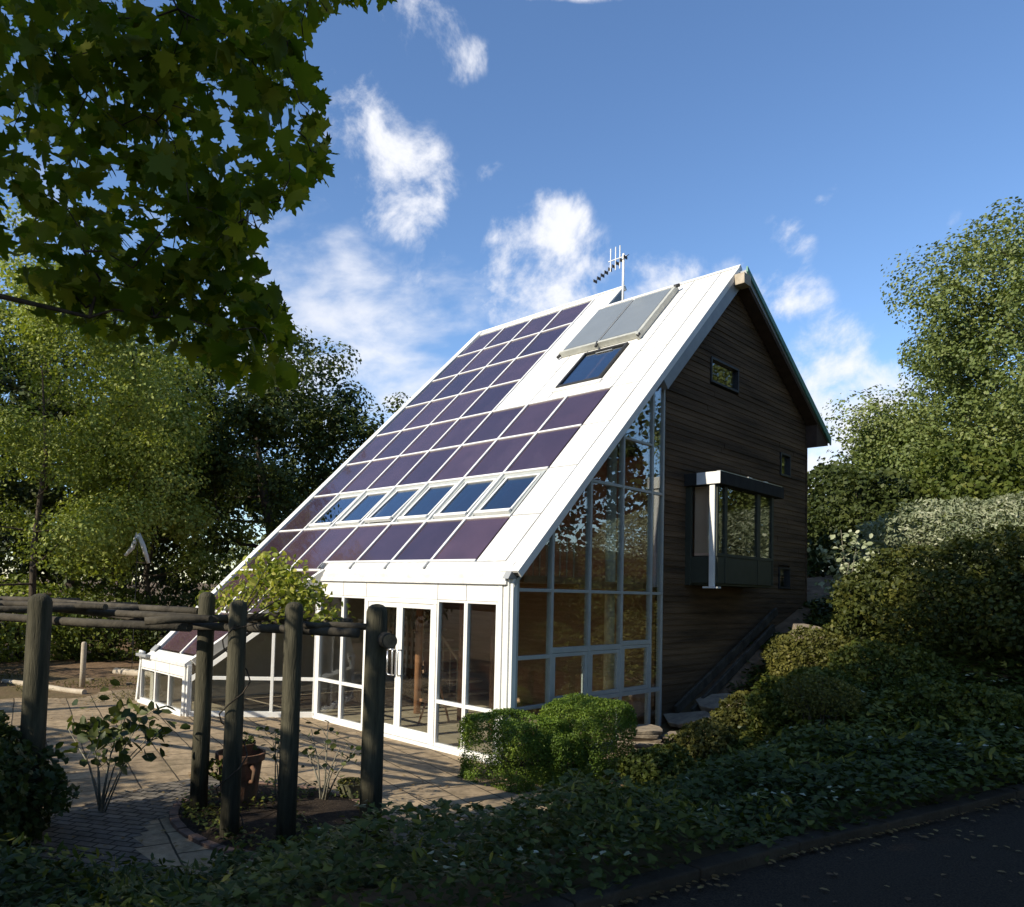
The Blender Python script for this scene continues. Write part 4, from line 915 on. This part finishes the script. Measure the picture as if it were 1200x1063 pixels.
rk_spots = [(-9.4,.9,.14),(-9.9,.7,.1),(-10.5,.55,.16),(-11.4,.3,.12),(-12.2,.2,.17),(-9.1,1.5,.15),(-13.0,.1,.12),(-11.9,1.4,.2),(-12.9,1.2,.14),(-10.9,-1.1,.08),(-12.0,-1.6,.1)]
base_rock = None
for i, (x, y, s) in enumerate(rk_spots):
    o = slab('rock', (0,0,0), 1, .75, .6, 0, M_stone, seed=90) if base_rock is None else base_rock.copy()
    if base_rock is None: base_rock = o
    else: C.objects.link(o)
    o.location = (x, y, -.02); o.scale = (s, s, s*(.8+.05*i)); o.rotation_euler = (0,0,i*1.3)
    tag(o, 'small pale rock half sunk in the bare soil beyond the patio', 'rock', 'pale rocks on the bare soil')
# white inverted V sculpture among the trees
t = thing('garden_sculpture', 'pale bent metal sculpture like an inverted V standing before the dark trees', 'sculpture', (-13.3,-.14,0))
MB().tube([(-13.3,-.14,0),(-13.3,-.14,3.6)], .009, 6).build('pole', M_dark, t)
mb = MB(); mb.tube([(-13.50,-.38,3.08),(-13.40,-.24,3.30),(-13.31,-.14,3.70)], [.04,.06,.055], 8); mb.tube([(-13.31,-.14,3.70),(-13.22,-.02,3.35),(-13.12,.10,2.90)], [.055,.065,.045], 8)
mb.build('wings', pmat('dull_white_metal', (.8,.8,.76), .5, .4, var=.2), t, smooth=True); adopt(t)

# ================================================================== PLANTS
def ground(x, y): return float(H(np.array([x]), np.array([y]))[0])
def shrub(name, label, cat, c, rad, n, ls, m, group=None, seed=1, shape=None, clumps=26, up=.4, boxy=0, stemm=None, fill=.35):
    """rounded or clipped bush: stems and leaves through an uneven volume"""
    rg = np.random.default_rng(seed); z0 = ground(c[0], c[1]); t = thing(name, label, cat, (c[0], c[1], z0), group); c = np.array(c, float); rad = np.array(rad, float)
    d = sph(n, rg)
    if boxy: d = np.sign(d)*np.abs(d)**(1-boxy*.55); d /= np.max(np.abs(d),axis=1)[:,None]**boxy*np.linalg.norm(d,axis=1)[:,None]**(1-boxy)
    amp = .45 if boxy else (2.2 if name == 'dark_bush' else 1.35); bump = 1+amp*.16*vnoise(d*3.5, 1, seed)+amp*.09*vnoise(d*9, 1, seed+5)
    ra = np.where(rg.random(n) < fill, rg.random(n)**.4, (.93 if boxy else .9)+.10*rg.random(n))
    P = c+d*rad*(ra*bump)[:,None]; P = P[P[:,2] > z0-.05]; dd = (P-c)/rad
    tn = .45+.3*vnoise(P, 3.5, seed)
    mb = MB(); b0 = Vector((c[0], c[1], z0-.05))
    for k in range(9):
        q = sph(1, rg)[0]; q[2] = abs(q[2]); e = Vector(c+q*rad*.8); mb.tube([b0+Vector((q[0]*.1,q[1]*.1,0)), (b0+e)/2+Vector((0,0,.05)), e], [.03*rad[2]+.008,.018*rad[2]+.005,.004], 5, caps=False)
    mb.build('stems', stemm or M_bark, t, smooth=True)
    scatter('foliage', P, np.full(len(P), ls), shape or rleaf(), m, t, up=up, nrm=dd/(np.linalg.norm(dd,axis=1)[:,None]+1e-6)*.6+np.array([0,0,.5]), tone=tn, rg=rg); adopt(t); return t
shrub('clipped_bush', 'square clipped green bush in front of the porch corner', 'bush', (.46,-.46,.34), (.56,.52,.48), 42000, .025, LM_hedge, 'clipped bushes by the glazed corner', 3, boxy=.85, fill=.2)
shrub('clipped_bush', 'rounded clipped green bush right of the pot with a sunlit top', 'bush', (.90,.55,.46), (.50,.56,.56), 44000, .025, LM_hedge, 'clipped bushes by the glazed corner', 4, boxy=.6, fill=.2)
shrub('clipped_bush', 'small low clipped bush squeezed between the two larger clipped ones', 'bush', (.95,-.18,.28), (.30,.30,.38), 15000, .025, LM_hedge, 'clipped bushes by the glazed corner', 5, boxy=.5, fill=.2)
shrub('big_shrub', 'broad dark domed shrub filling the top of the bank on the right', 'shrub', (4.15,7.0,2.15), (2.2,1.8,1.42), 36000, .08, LM_dome, 'domed shrubs on the bank', 6)
shrub('big_shrub', 'domed shrub cut by the right edge of the picture above the bank', 'shrub', (5.6,6.9,2.3), (1.7,1.7,1.4), 19000, .08, LM_dome, 'domed shrubs on the bank', 7)
shrub('golden_shrub', 'loose golden-green shrub growing against the foot of the timber wall', 'shrub', (1.9,6.0,1.3), (.9,.9,.62), 9000, .06, LM_gold, 'smaller shrubs on the bank', 8)
shrub('golden_shrub', 'feathery golden shrub higher up the bank beyond the boulder', 'shrub', (2.3,7.6,1.9), (.6,.7,.4), 8000, .06, LM_gold, 'smaller shrubs on the bank', 9)
shrub('golden_shrub', 'small low yellow-green shrub alone in the dark leaves of the bank', 'shrub', (3.35,2.0,1.25), (.46,.42,.24), 3200, .04, LM_gold, 'smaller shrubs on the bank', 10)
for q_, (x_, y_, r_, h_, lb_) in enumerate(((2.0,.55,.45,.34,'low sunlit mound of leaves at the foot of the bank beside the rounded clipped bush'),(1.75,2.2,.5,.40,'leafy mound just right of the small stone pile'),(2.9,3.2,.9,.55,'wide dark leafy mound in the middle of the bank'),(1.55,4.0,.55,.42,'leafy mound above the sandstone slabs'),(3.3,4.7,.9,.6,'leafy mound just below the broad domed shrub'),(4.6,3.0,.8,.5,'leafy mound on the bank nearest the kerb at right'))):
    shrub('bank_plant', lb_, 'plant', (x_, y_, ground(x_, y_)+h_*.35), (r_, r_, h_), int(6500*r_*r_/.25)//2+1500, .055, LM_cover if q_ not in (1,3) else LM_gold, 'leafy mounds on the bank', 200+q_, shape=ivyleaf(), fill=.2)
shrub('silver_shrub', 'large silvery-leaved shrub catching the sun behind the dark dome', 'shrub', (3.0,13.0,3.6), (2.6,1.8,1.35), 22000, .11, LM_silver, 'silver shrubs', 11, shape=qleaf(.35))
shrub('silver_shrub', 'silvery-leaved shrub at the right edge behind the domed shrub', 'shrub', (5.6,12.6,3.7), (1.7,1.6,1.3), 12000, .11, LM_silver, 'silver shrubs', 12, shape=qleaf(.35))
stem_plant('variegated_shrub', 'open cream-variegated shrub standing just right of the timber corner', 'shrub', (1.25,9.2,ground(1.25,9.2)), [(-.1,0,1.9),(.2,.1,1.7),(-.3,.1,1.45),(.1,-.1,1.2),(-.35,0,.8),(-.1,.1,.7),(.4,.1,1.3)], LM_varie, .11, 34, seed=14, spread=.17)
shrub('dark_bush', 'dense dark bush swallowing the foot of the leftmost near post', 'bush', (-.95,-6.25,.38), (.95,.75,.72), 11000, .07, LM_rose, None, 15, shape=ivyleaf(), fill=.6)
shrub('laurel', 'dark bush at the lower right of the house corner under the oak', 'bush', (2.2,17,4.4), (2.4,2,2.4), 14000, .16, LM_mid, 'bushes behind the house corner', 16)
shrub('laurel', 'tall bush filling the gap right behind the timber corner', 'bush', (-2.9,18.5,4.4), (2.4,1.8,2.6), 15000, .16, LM_dark, 'bushes behind the house corner', 18)
shrub('laurel', 'dark bush close behind the rear corner of the timber house', 'bush', (-.2,15.5,4.0), (1.6,1.5,2.2), 10000, .15, LM_dark, 'bushes behind the house corner', 17)

# bank of ivy and geranium
rg = np.random.default_rng(33); n = 330000
gx_, gy_ = rg.uniform(-4, 7.2, n), rg.uniform(-9.5, 12, n)
tx = np.interp(gy_, TY, TX); kx = np.interp(gy_, KY, KX); edge = .22*np.sin(gy_*2.3)+.12*np.sin(gy_*6)+.12*rg.normal(size=n)
dist = np.hypot(gx_-6.94, gy_+7.83)
keep = (gx_ > tx+.10+edge)&(gx_ < kx+.03+.05*rg.normal(size=n))&(rg.random(n) < np.clip(9/dist, .5, 1))
keep &= ~((gx_ < 1.35)&(gy_ > 3.5)&(gy_ < 6.0)&(gx_ < .9+.4*np.sin(gy_*2))&(rg.random(n) < .8))
gx_, gy_, dist = gx_[keep], gy_[keep], dist[keep]; P2 = np.stack([gx_, gy_, gx_*0], 1)
hb = .06+.34*np.clip(vnoise(P2, 1.9, 4)+.35, 0, 1)+.16*(1+vnoise(P2, 6, 2))*.5
hb = hb*(.22+.78*sm((gx_-np.interp(gy_, TY, TX)-.1)/1.5))
gz_ = H(gx_, gy_)+hb*rg.random(len(gx_))**.45
cover = scatter('ground_cover', np.stack([gx_, gy_, gz_], 1), (.036+.0036*dist), ivyleaf(), LM_cover, up=.62, tone=.42+.35*vnoise(P2, 1.3, 9), rg=rg)
tag(cover, 'glossy dark ground cover leaves carpeting the bank down to the kerb', 'ground cover', kind='stuff')
pick = (vnoise(P2, 2.6, 12) > .12)&(rg.random(len(P2)) < .10); q = np.stack([gx_, gy_, H(gx_, gy_)+hb*1.02+.05*rg.random(len(gx_))], 1)[pick]
tag(scatter('grassy_sprigs', q, (.045+.005*dist[pick]), qleaf(.32), LM_cover, up=-.25, rg=rg), 'upright narrow sprigs standing in patches among the ground cover of the bank', 'sprigs', kind='stuff')
pick = (vnoise(P2, 3.1, 20) > .30)&(rg.random(len(P2)) < .03); q = np.stack([gx_, gy_, H(gx_, gy_)+hb+.02], 1)[pick]
tag(scatter('pale_leaves', q, (.025+.003*dist[pick]), ivyleaf(), LM_silver, up=.7, rg=rg), 'scattered pale variegated leaves among the dark ground cover', 'leaves', kind='stuff')
# weeds in the round bed, fallen leaves on the paving
n = 2600; a = rg.random(n)*6.283; r = rg.random(n)**.5; P = np.stack([.05+1.35*r*np.cos(a), -3.62+.9*r*np.sin(a), .08+.10*rg.random(n)**2], 1); P = P[vnoise(P, 4, 3) > -.05]
tag(scatter('bed_weeds', P, np.full(len(P), .045), ivyleaf(), LM_cover, up=.6, rg=rg), 'low weeds scattered over the round bed', 'weeds', kind='stuff')
n = 900; P = np.stack([rg.uniform(-10,2.2,n), rg.uniform(-6.5,-.1,n), np.full(n,.022)], 1); P = P[(vnoise(P,1.5,8) > .0)|(rg.random(n) < .3)]
tag(scatter('fallen_leaves', P, np.full(len(P), .05), qleaf(.6), leafmat('leaf_fallen', [(.10,.05,.02),(.2,.12,.04),(.28,.2,.07)], .1), up=.9, rg=rg), 'dry brown leaves scattered on the paving', 'leaves', kind='stuff')
n = 520; yy_ = rg.uniform(-7,4,n); P = np.stack([np.interp(yy_,KY,KX)+.12+rg.random(n)**5*3.2, yy_, np.full(n,.892)], 1)
tag(scatter('road_litter', P, np.full(len(P), .045), qleaf(.6), bpy.data.materials['leaf_fallen'], up=.9, rg=rg), 'dry leaves drifted along the kerb and over the dark road', 'leaves', kind='stuff')
n = 9000; P = np.stack([rg.uniform(-15,-8.4,n), rg.uniform(-3.4,3,n), rg.random(n)*.05+.01], 1); P = P[(vnoise(P,1.1,5) > .18)&(rg.random(n) < .8)]
tag(scatter('sparse_grass', P, np.full(len(P), .07), qleaf(.16), LM_gold, up=-.1, rg=rg), 'thin dry grass on the bare soil beyond the patio', 'grass', kind='stuff')

# --- the maple over the camera's left shoulder -------------------------
t = thing('maple_tree', 'large maple whose dark lobed leaves hang across the upper left', 'tree', (.4,-9.6,0))
poly = [(-420,-420),(430,-330),(470,-60),(452,6),(400,2),(362,30),(352,75),(378,100),(390,170),(388,225),(350,232),(308,262),(296,300),(322,330),(338,385),(350,440),(305,462),(262,440),(205,408),(120,398),(60,376),(0,356),(-420,420)]
def inpoly(u, v):
    c = False; j = len(poly)-1
    for i in range(len(poly)):
        (x1, y1), (x2, y2) = poly[i], poly[j]
        if (y1 > v) != (y2 > v) and u < (x2-x1)*(v-y1)/(y2-y1)+x1: c = not c
        j = i
    return c
rg = np.random.default_rng(5); cen = []
while len(cen) < 250:
    u, v = rg.uniform(-420, 470), rg.uniform(-420, 450)
    if not inpoly(u, v): continue
    dpt = rg.uniform(3.6, 5.6); cen.append(CAM+(F+Rr*((u-527.77)/FPX)-Ur*((v-646.52)/FPX))*dpt)
while len(cen) < 340:
    u, v = rg.uniform(60, 400), rg.uniform(0, 445)
    if inpoly(u, v) and (inpoly(u+30, v) == False or rg.random() < .3): cen.append(CAM+(F+Rr*((u-527.77)/FPX)-Ur*((v-646.52)/FPX))*rg.uniform(3.6, 4.8))
cen = np.array([tuple(c) for c in cen])
mb = MB(); top = Vector((1.9,-9.8,8.5)); mb.tube([(.4,-9.6,-.2),(.42,-9.6,.6),(.5,-9.5,3.2),(.9,-9.5,6),top,(2.6,-10,10.3)], [.34,.27,.23,.18,.12,.05], 12)
hubs = []
for k in range(11):
    z = 3.6+k*.42; e = Vector(cen[rg.integers(len(cen))]); s0 = Vector((.52,-9.48,z)); e = s0.lerp(e, .92); m_ = s0.lerp(e, .5)+Vector((0,0,.35)); pts = [s0, s0.lerp(m_,.5)+Vector((0,0,.1)), m_, m_.lerp(e,.5)+Vector((0,0,.05)), e]
    mb.tube(pts, [.06,.045,.032,.02,.009], 6); hubs += [tuple(p) for p in pts[1:]]+[tuple(pts[2].lerp(pts[3],.5)), tuple(pts[1].lerp(pts[2],.5)), tuple(pts[3].lerp(e,.5))]
hubs = [np.array(h) for h in hubs]; hr = [.010]*len(hubs)
hd = np.array([min(np.linalg.norm(h-c) for h in hubs) for c in cen])
for k in np.argsort(hd):            # twigs fork from the nearest branch or twig
    c = cen[k]; dd_ = np.linalg.norm(np.array(hubs)-c, axis=1); j = int(np.argmin(dd_)); q = Vector(c); hv = Vector(hubs[j]); r0 = max(hr[j]*.85, .0035)
    mb.tube([hv, (hv+q)/2+Vector((rg.normal()*.03,rg.normal()*.03,.04)), q], [r0,r0*.8,r0*.6], 5, caps=False); hubs.append(c); hr.append(r0*.8)
mb.build('trunk', M_bark, t, smooth=True)
def projv(P):
    d = P-np.array(CAM); z = d@np.array(F); return 527.77+FPX*(d@np.array(Rr))/z, 646.52-FPX*(d@np.array(Ur))/z
idx = rg.integers(0, len(cen), 5000); P = cen[idx]+rg.normal(size=(5000,3))*[.15,.15,.12]
uu, vv = projv(P); ok = np.array([inpoly(a, b) for a, b in zip(uu, vv)]); P = P[ok]
for cu, sl_, szs in ((0,slice(0,None,3),.112),(-.8,slice(1,None,3),.098),(.9,slice(2,None,3),.122)):
    scatter('leaves', P[sl_], rg.uniform(.75,1.2,len(P[sl_]))*szs, mleaf(cu), LM_maple, t, up=.25, hang=1.0, rg=rg)
# the rest of its crown, out of frame above and behind
n = 2600; d = sph(n, rg); P = np.array([2.9,-10.6,7.8])+d*(rg.random((n,1))**.35)*[2.7,2.6,3.2]; P += .5*np.stack([vnoise(P,1.5,i) for i in range(3)],1)
uu, vv = projv(P); dz = (P-np.array(CAM))@np.array(F); ok = (dz < .3)|(uu < -60)|(vv < -60); P = P[ok]
scatter('crown', P, np.full(len(P), .24), mleaf(), LM_maple, t, up=.45, hang=.8, rg=rg); adopt(t)

# --- trees --------------------------------------------------------------
tree('oak_tree', 'tall sunlit oak with a bulging crown filling the right side behind the house', 'tree', (5.2,25.5,3.6), (4.3,25.5,9.4), (7.3,6,7.0), 250, 1.15, 150000, .135, LM_oak, M_bark, .5, None, 41, flat=.8, shell=.5, lump=.26)
tree('oak_tree', 'middle oak bulging out to the left of the tall one', 'tree', (-.3,27,3.6), (.4,26.0,8.0), (3.3,3.0,3.6), 90, 1.0, 46000, .135, LM_oak, M_bark, .25, None, 40, flat=.8)
tree('oak_tree', 'lower oak limb-crowned tree reaching down behind the timber corner', 'tree', (-1.2,23.5,3.6), (-.9,23.5,6.2), (3.2,3.0,3.2), 80, .9, 42000, .125, LM_oak, M_bark, .25, None, 42, flat=.8)
tree('woodland_tree', 'dark tree in shadow directly behind the rear corner of the house', 'tree', (-3.5,32,3.6), (-3.5,32,6.6), (3.5,3.5,3.8), 40, 1.2, 12000, .22, LM_dark, M_bark, .25, 'trees behind the garden', 43)
tree('garden_tree', 'sunlit tree off to the right whose leaves mirror in the gable glazing', 'tree', (14,5.5,2.5), (14,5.5,7.5), (4.2,4,6), 80, 1.2, 16000, .28, LM_yel, M_bark, .22, 'trees east of the road', 51)
tree('garden_tree', 'green tree further off to the right beyond the road', 'tree', (13.5,12.5,3.2), (13.5,12.5,9.5), (4.4,4,6.8), 80, 1.3, 17000, .28, LM_oak, M_bark, .25, 'trees east of the road', 52)
tree('garden_tree', 'reddish tree off to the right near the bend of the road', 'tree', (17,-.5,1.5), (17,-.5,7.5), (4.0,4,6), 80, 1.2, 15000, .28, leafmat('leaf_reddish', [(.12,.06,.02),(.2,.11,.04),(.32,.2,.07)], .3), M_bark, .22, 'trees east of the road', 53)
tree('yellowing_tree', 'tall slender tree with yellowing leaves at the far left', 'tree', (-14.8,-2.2,0), (-15.2,-2.2,6.9), (3.5,3.5,5.2), 120, .8, 56000, .10, LM_yel, M_bark, .10, 'yellow-green trees at the left', 44, flat=.7, shell=.35)
tree('yellowing_tree', 'lighter green tree standing to the right of the yellowing one', 'tree', (-16.8,1.8,0), (-16.8,1.6,5.6), (2.7,2.7,4.2), 70, .85, 24000, .13, LM_yel, M_bark, .10, 'yellow-green trees at the left', 45, flat=.7, shell=.35)
tree('dark_tree', 'big dark broadleaved tree whose crown tops the left edge of the roof', 'tree', (-17.8,7.0,0), (-18.2,5.8,7.2), (4.2,4.0,5.2), 115, 1.0, 36000, .17, LM_deep, M_bark, .28, 'dark trees left of the roof', 46, flat=.75, shell=.4)
tree('dark_tree', 'dark tree with ragged outer twigs close beside the roof edge', 'tree', (-15.2,9.6,0), (-15.4,9.2,5.8), (2.6,2.6,4.0), 60, .8, 16000, .16, LM_deep, M_bark, .2, 'dark trees left of the roof', 47, flat=.75, shell=.35)
tree('dark_tree', 'shaded tree filling the gap behind the yellow-green trees', 'tree', (-24,1.5,0), (-24,1.5,7.2), (4.6,4.6,6.6), 100, 1.3, 32000, .22, LM_dark, M_bark, .3, 'dark trees left of the roof', 48, shell=.4)
bgs = [(-31,-12,7.5,6),(-33,-3,8,6.5),(-34,7,7.5,6.5),(-30,15,8,7),(-22,20,6.5,6),(-12,26,6,6),(-27,-20,7.5,6),(12,34,9,7.5),(15,18,7.5,6),(-22,-11,5.5,4.2)]
bl = ['far tree at the very back left of the garden','far tree behind the yellowing tree','far tree behind the dark trees','far tree closing the view left of the roof','far tree behind the dark tree beside the roof','far tree hidden by the roof slope','far tree at the outer left','far tall tree behind the oak on the right','far tree right of the oak','middle-distance tree behind the left poles of the pergola']
for i, (x, y, h, r) in enumerate(bgs):
    g = ground(x, y); tree('woodland_tree', bl[i], 'tree', (x,y,g), (x,y,g+h*.62), (r*.8,r*.8,h*.62), 46, 1.5, 9000, .34, LM_dark, M_bark, .3, 'trees behind the garden', 60+i, limbs=False, shell=.35)
# hedge and undergrowth below the left trees
ub = [(-13.6,-5.2,1.5,1.3),(-15.5,-5.4,1.8,1.6),(-17.5,-4.2,2.0,1.7),(-18.2,-1.6,2.1,1.8),(-17.2,.6,2.0,1.7),(-16.0,2.8,2.0,1.6),(-15.0,4.6,2.1,1.7),(-13.4,5.8,2.0,1.6),(-12.0,7.6,2.0,1.7),(-14.0,7.6,2.4,1.9),(-20.5,-7.5,2.4,2.1),(-11.0,9.6,2.2,1.8)]
ul = ['low bush at the far left corner of the patio','bush behind the brick pier','bush below the yellowing tree','bush right of the slender trunks','bush behind the pale sculpture','bush right of the pale sculpture','dark bush behind the half-buried log','bush beside the low end of the roof','bush hugging the left edge of the roof','tall bush between the dark trees','tall bush far behind the pergola poles','bush behind the lower solar glass']
ub += [(-27,-8,3.4,3.2),(-28,-2,3.6,3.4),(-28,5,3.6,3.4),(-26,11,3.6,3.2),(-20,13,3.2,3.0),(-14,16,3.2,3.0)]
ul += ['large bush in the far distance behind the pergola poles','large bush in the far distance behind the yellowing tree','large bush far behind the pale sculpture','large bush far behind the big dark tree','large bush far behind the roof edge','large bush hidden behind the solar slope']
for i, (x, y, r, hh) in enumerate(ub):
    shrub('bush', ul[i], 'bush', (x,y,hh*.55), (r*.85,r*.85,hh*.75), 5200, .13, (LM_yel, LM_mid, LM_dark)[i%3], 'bushes along the far side of the garden', 100+i)

# --- trees south of the camera, whose shade falls on the foreground ----
sh = [('tall_tree','tall tree behind the camera on the left of the road',(1.9,-17,.3),(2.6,-17,11),(4.0,3.2,8.4)),('tall_tree','tall tree behind the camera beside the road',(9.0,-18.5,.8),(9.0,-18.5,11),(4.6,3.4,9)),
      ('tall_tree','tallest tree well behind the camera',(5.6,-24,.6),(5.6,-24,13),(4.6,3.6,9.5))]
for i, (nm, lb, b, c, r) in enumerate(sh): tree(nm, lb, 'tree', b, c, r, 90, 1.5, 9500, .42, LM_dark, M_bark, .4, 'tall trees south of the garden', 80+i, limbs=False, shell=.3)
sm_ = [((-10.5,-13.5),3.0,2.3),((-6.6,-12.8),3.0,2.2),((-3.2,-13.2),3.1,2.3),((-.4,-13.0),3.6,2.7)]
sl = ['small round tree south of the patio, farthest from the road','small round tree south of the patio, second from the road side beyond','small round tree south of the patio, nearer the maple','small round tree south of the patio, right behind the maple']
for i, ((x, y), zc, r) in enumerate(sm_): tree('small_tree', sl[i], 'tree', (x,y,0), (x,y,zc), (2.1,1.7,r), 50, .75, 7000, .22, LM_dark, M_bark, .14, 'small trees south of the patio', 90+i, limbs=False, shell=.3)
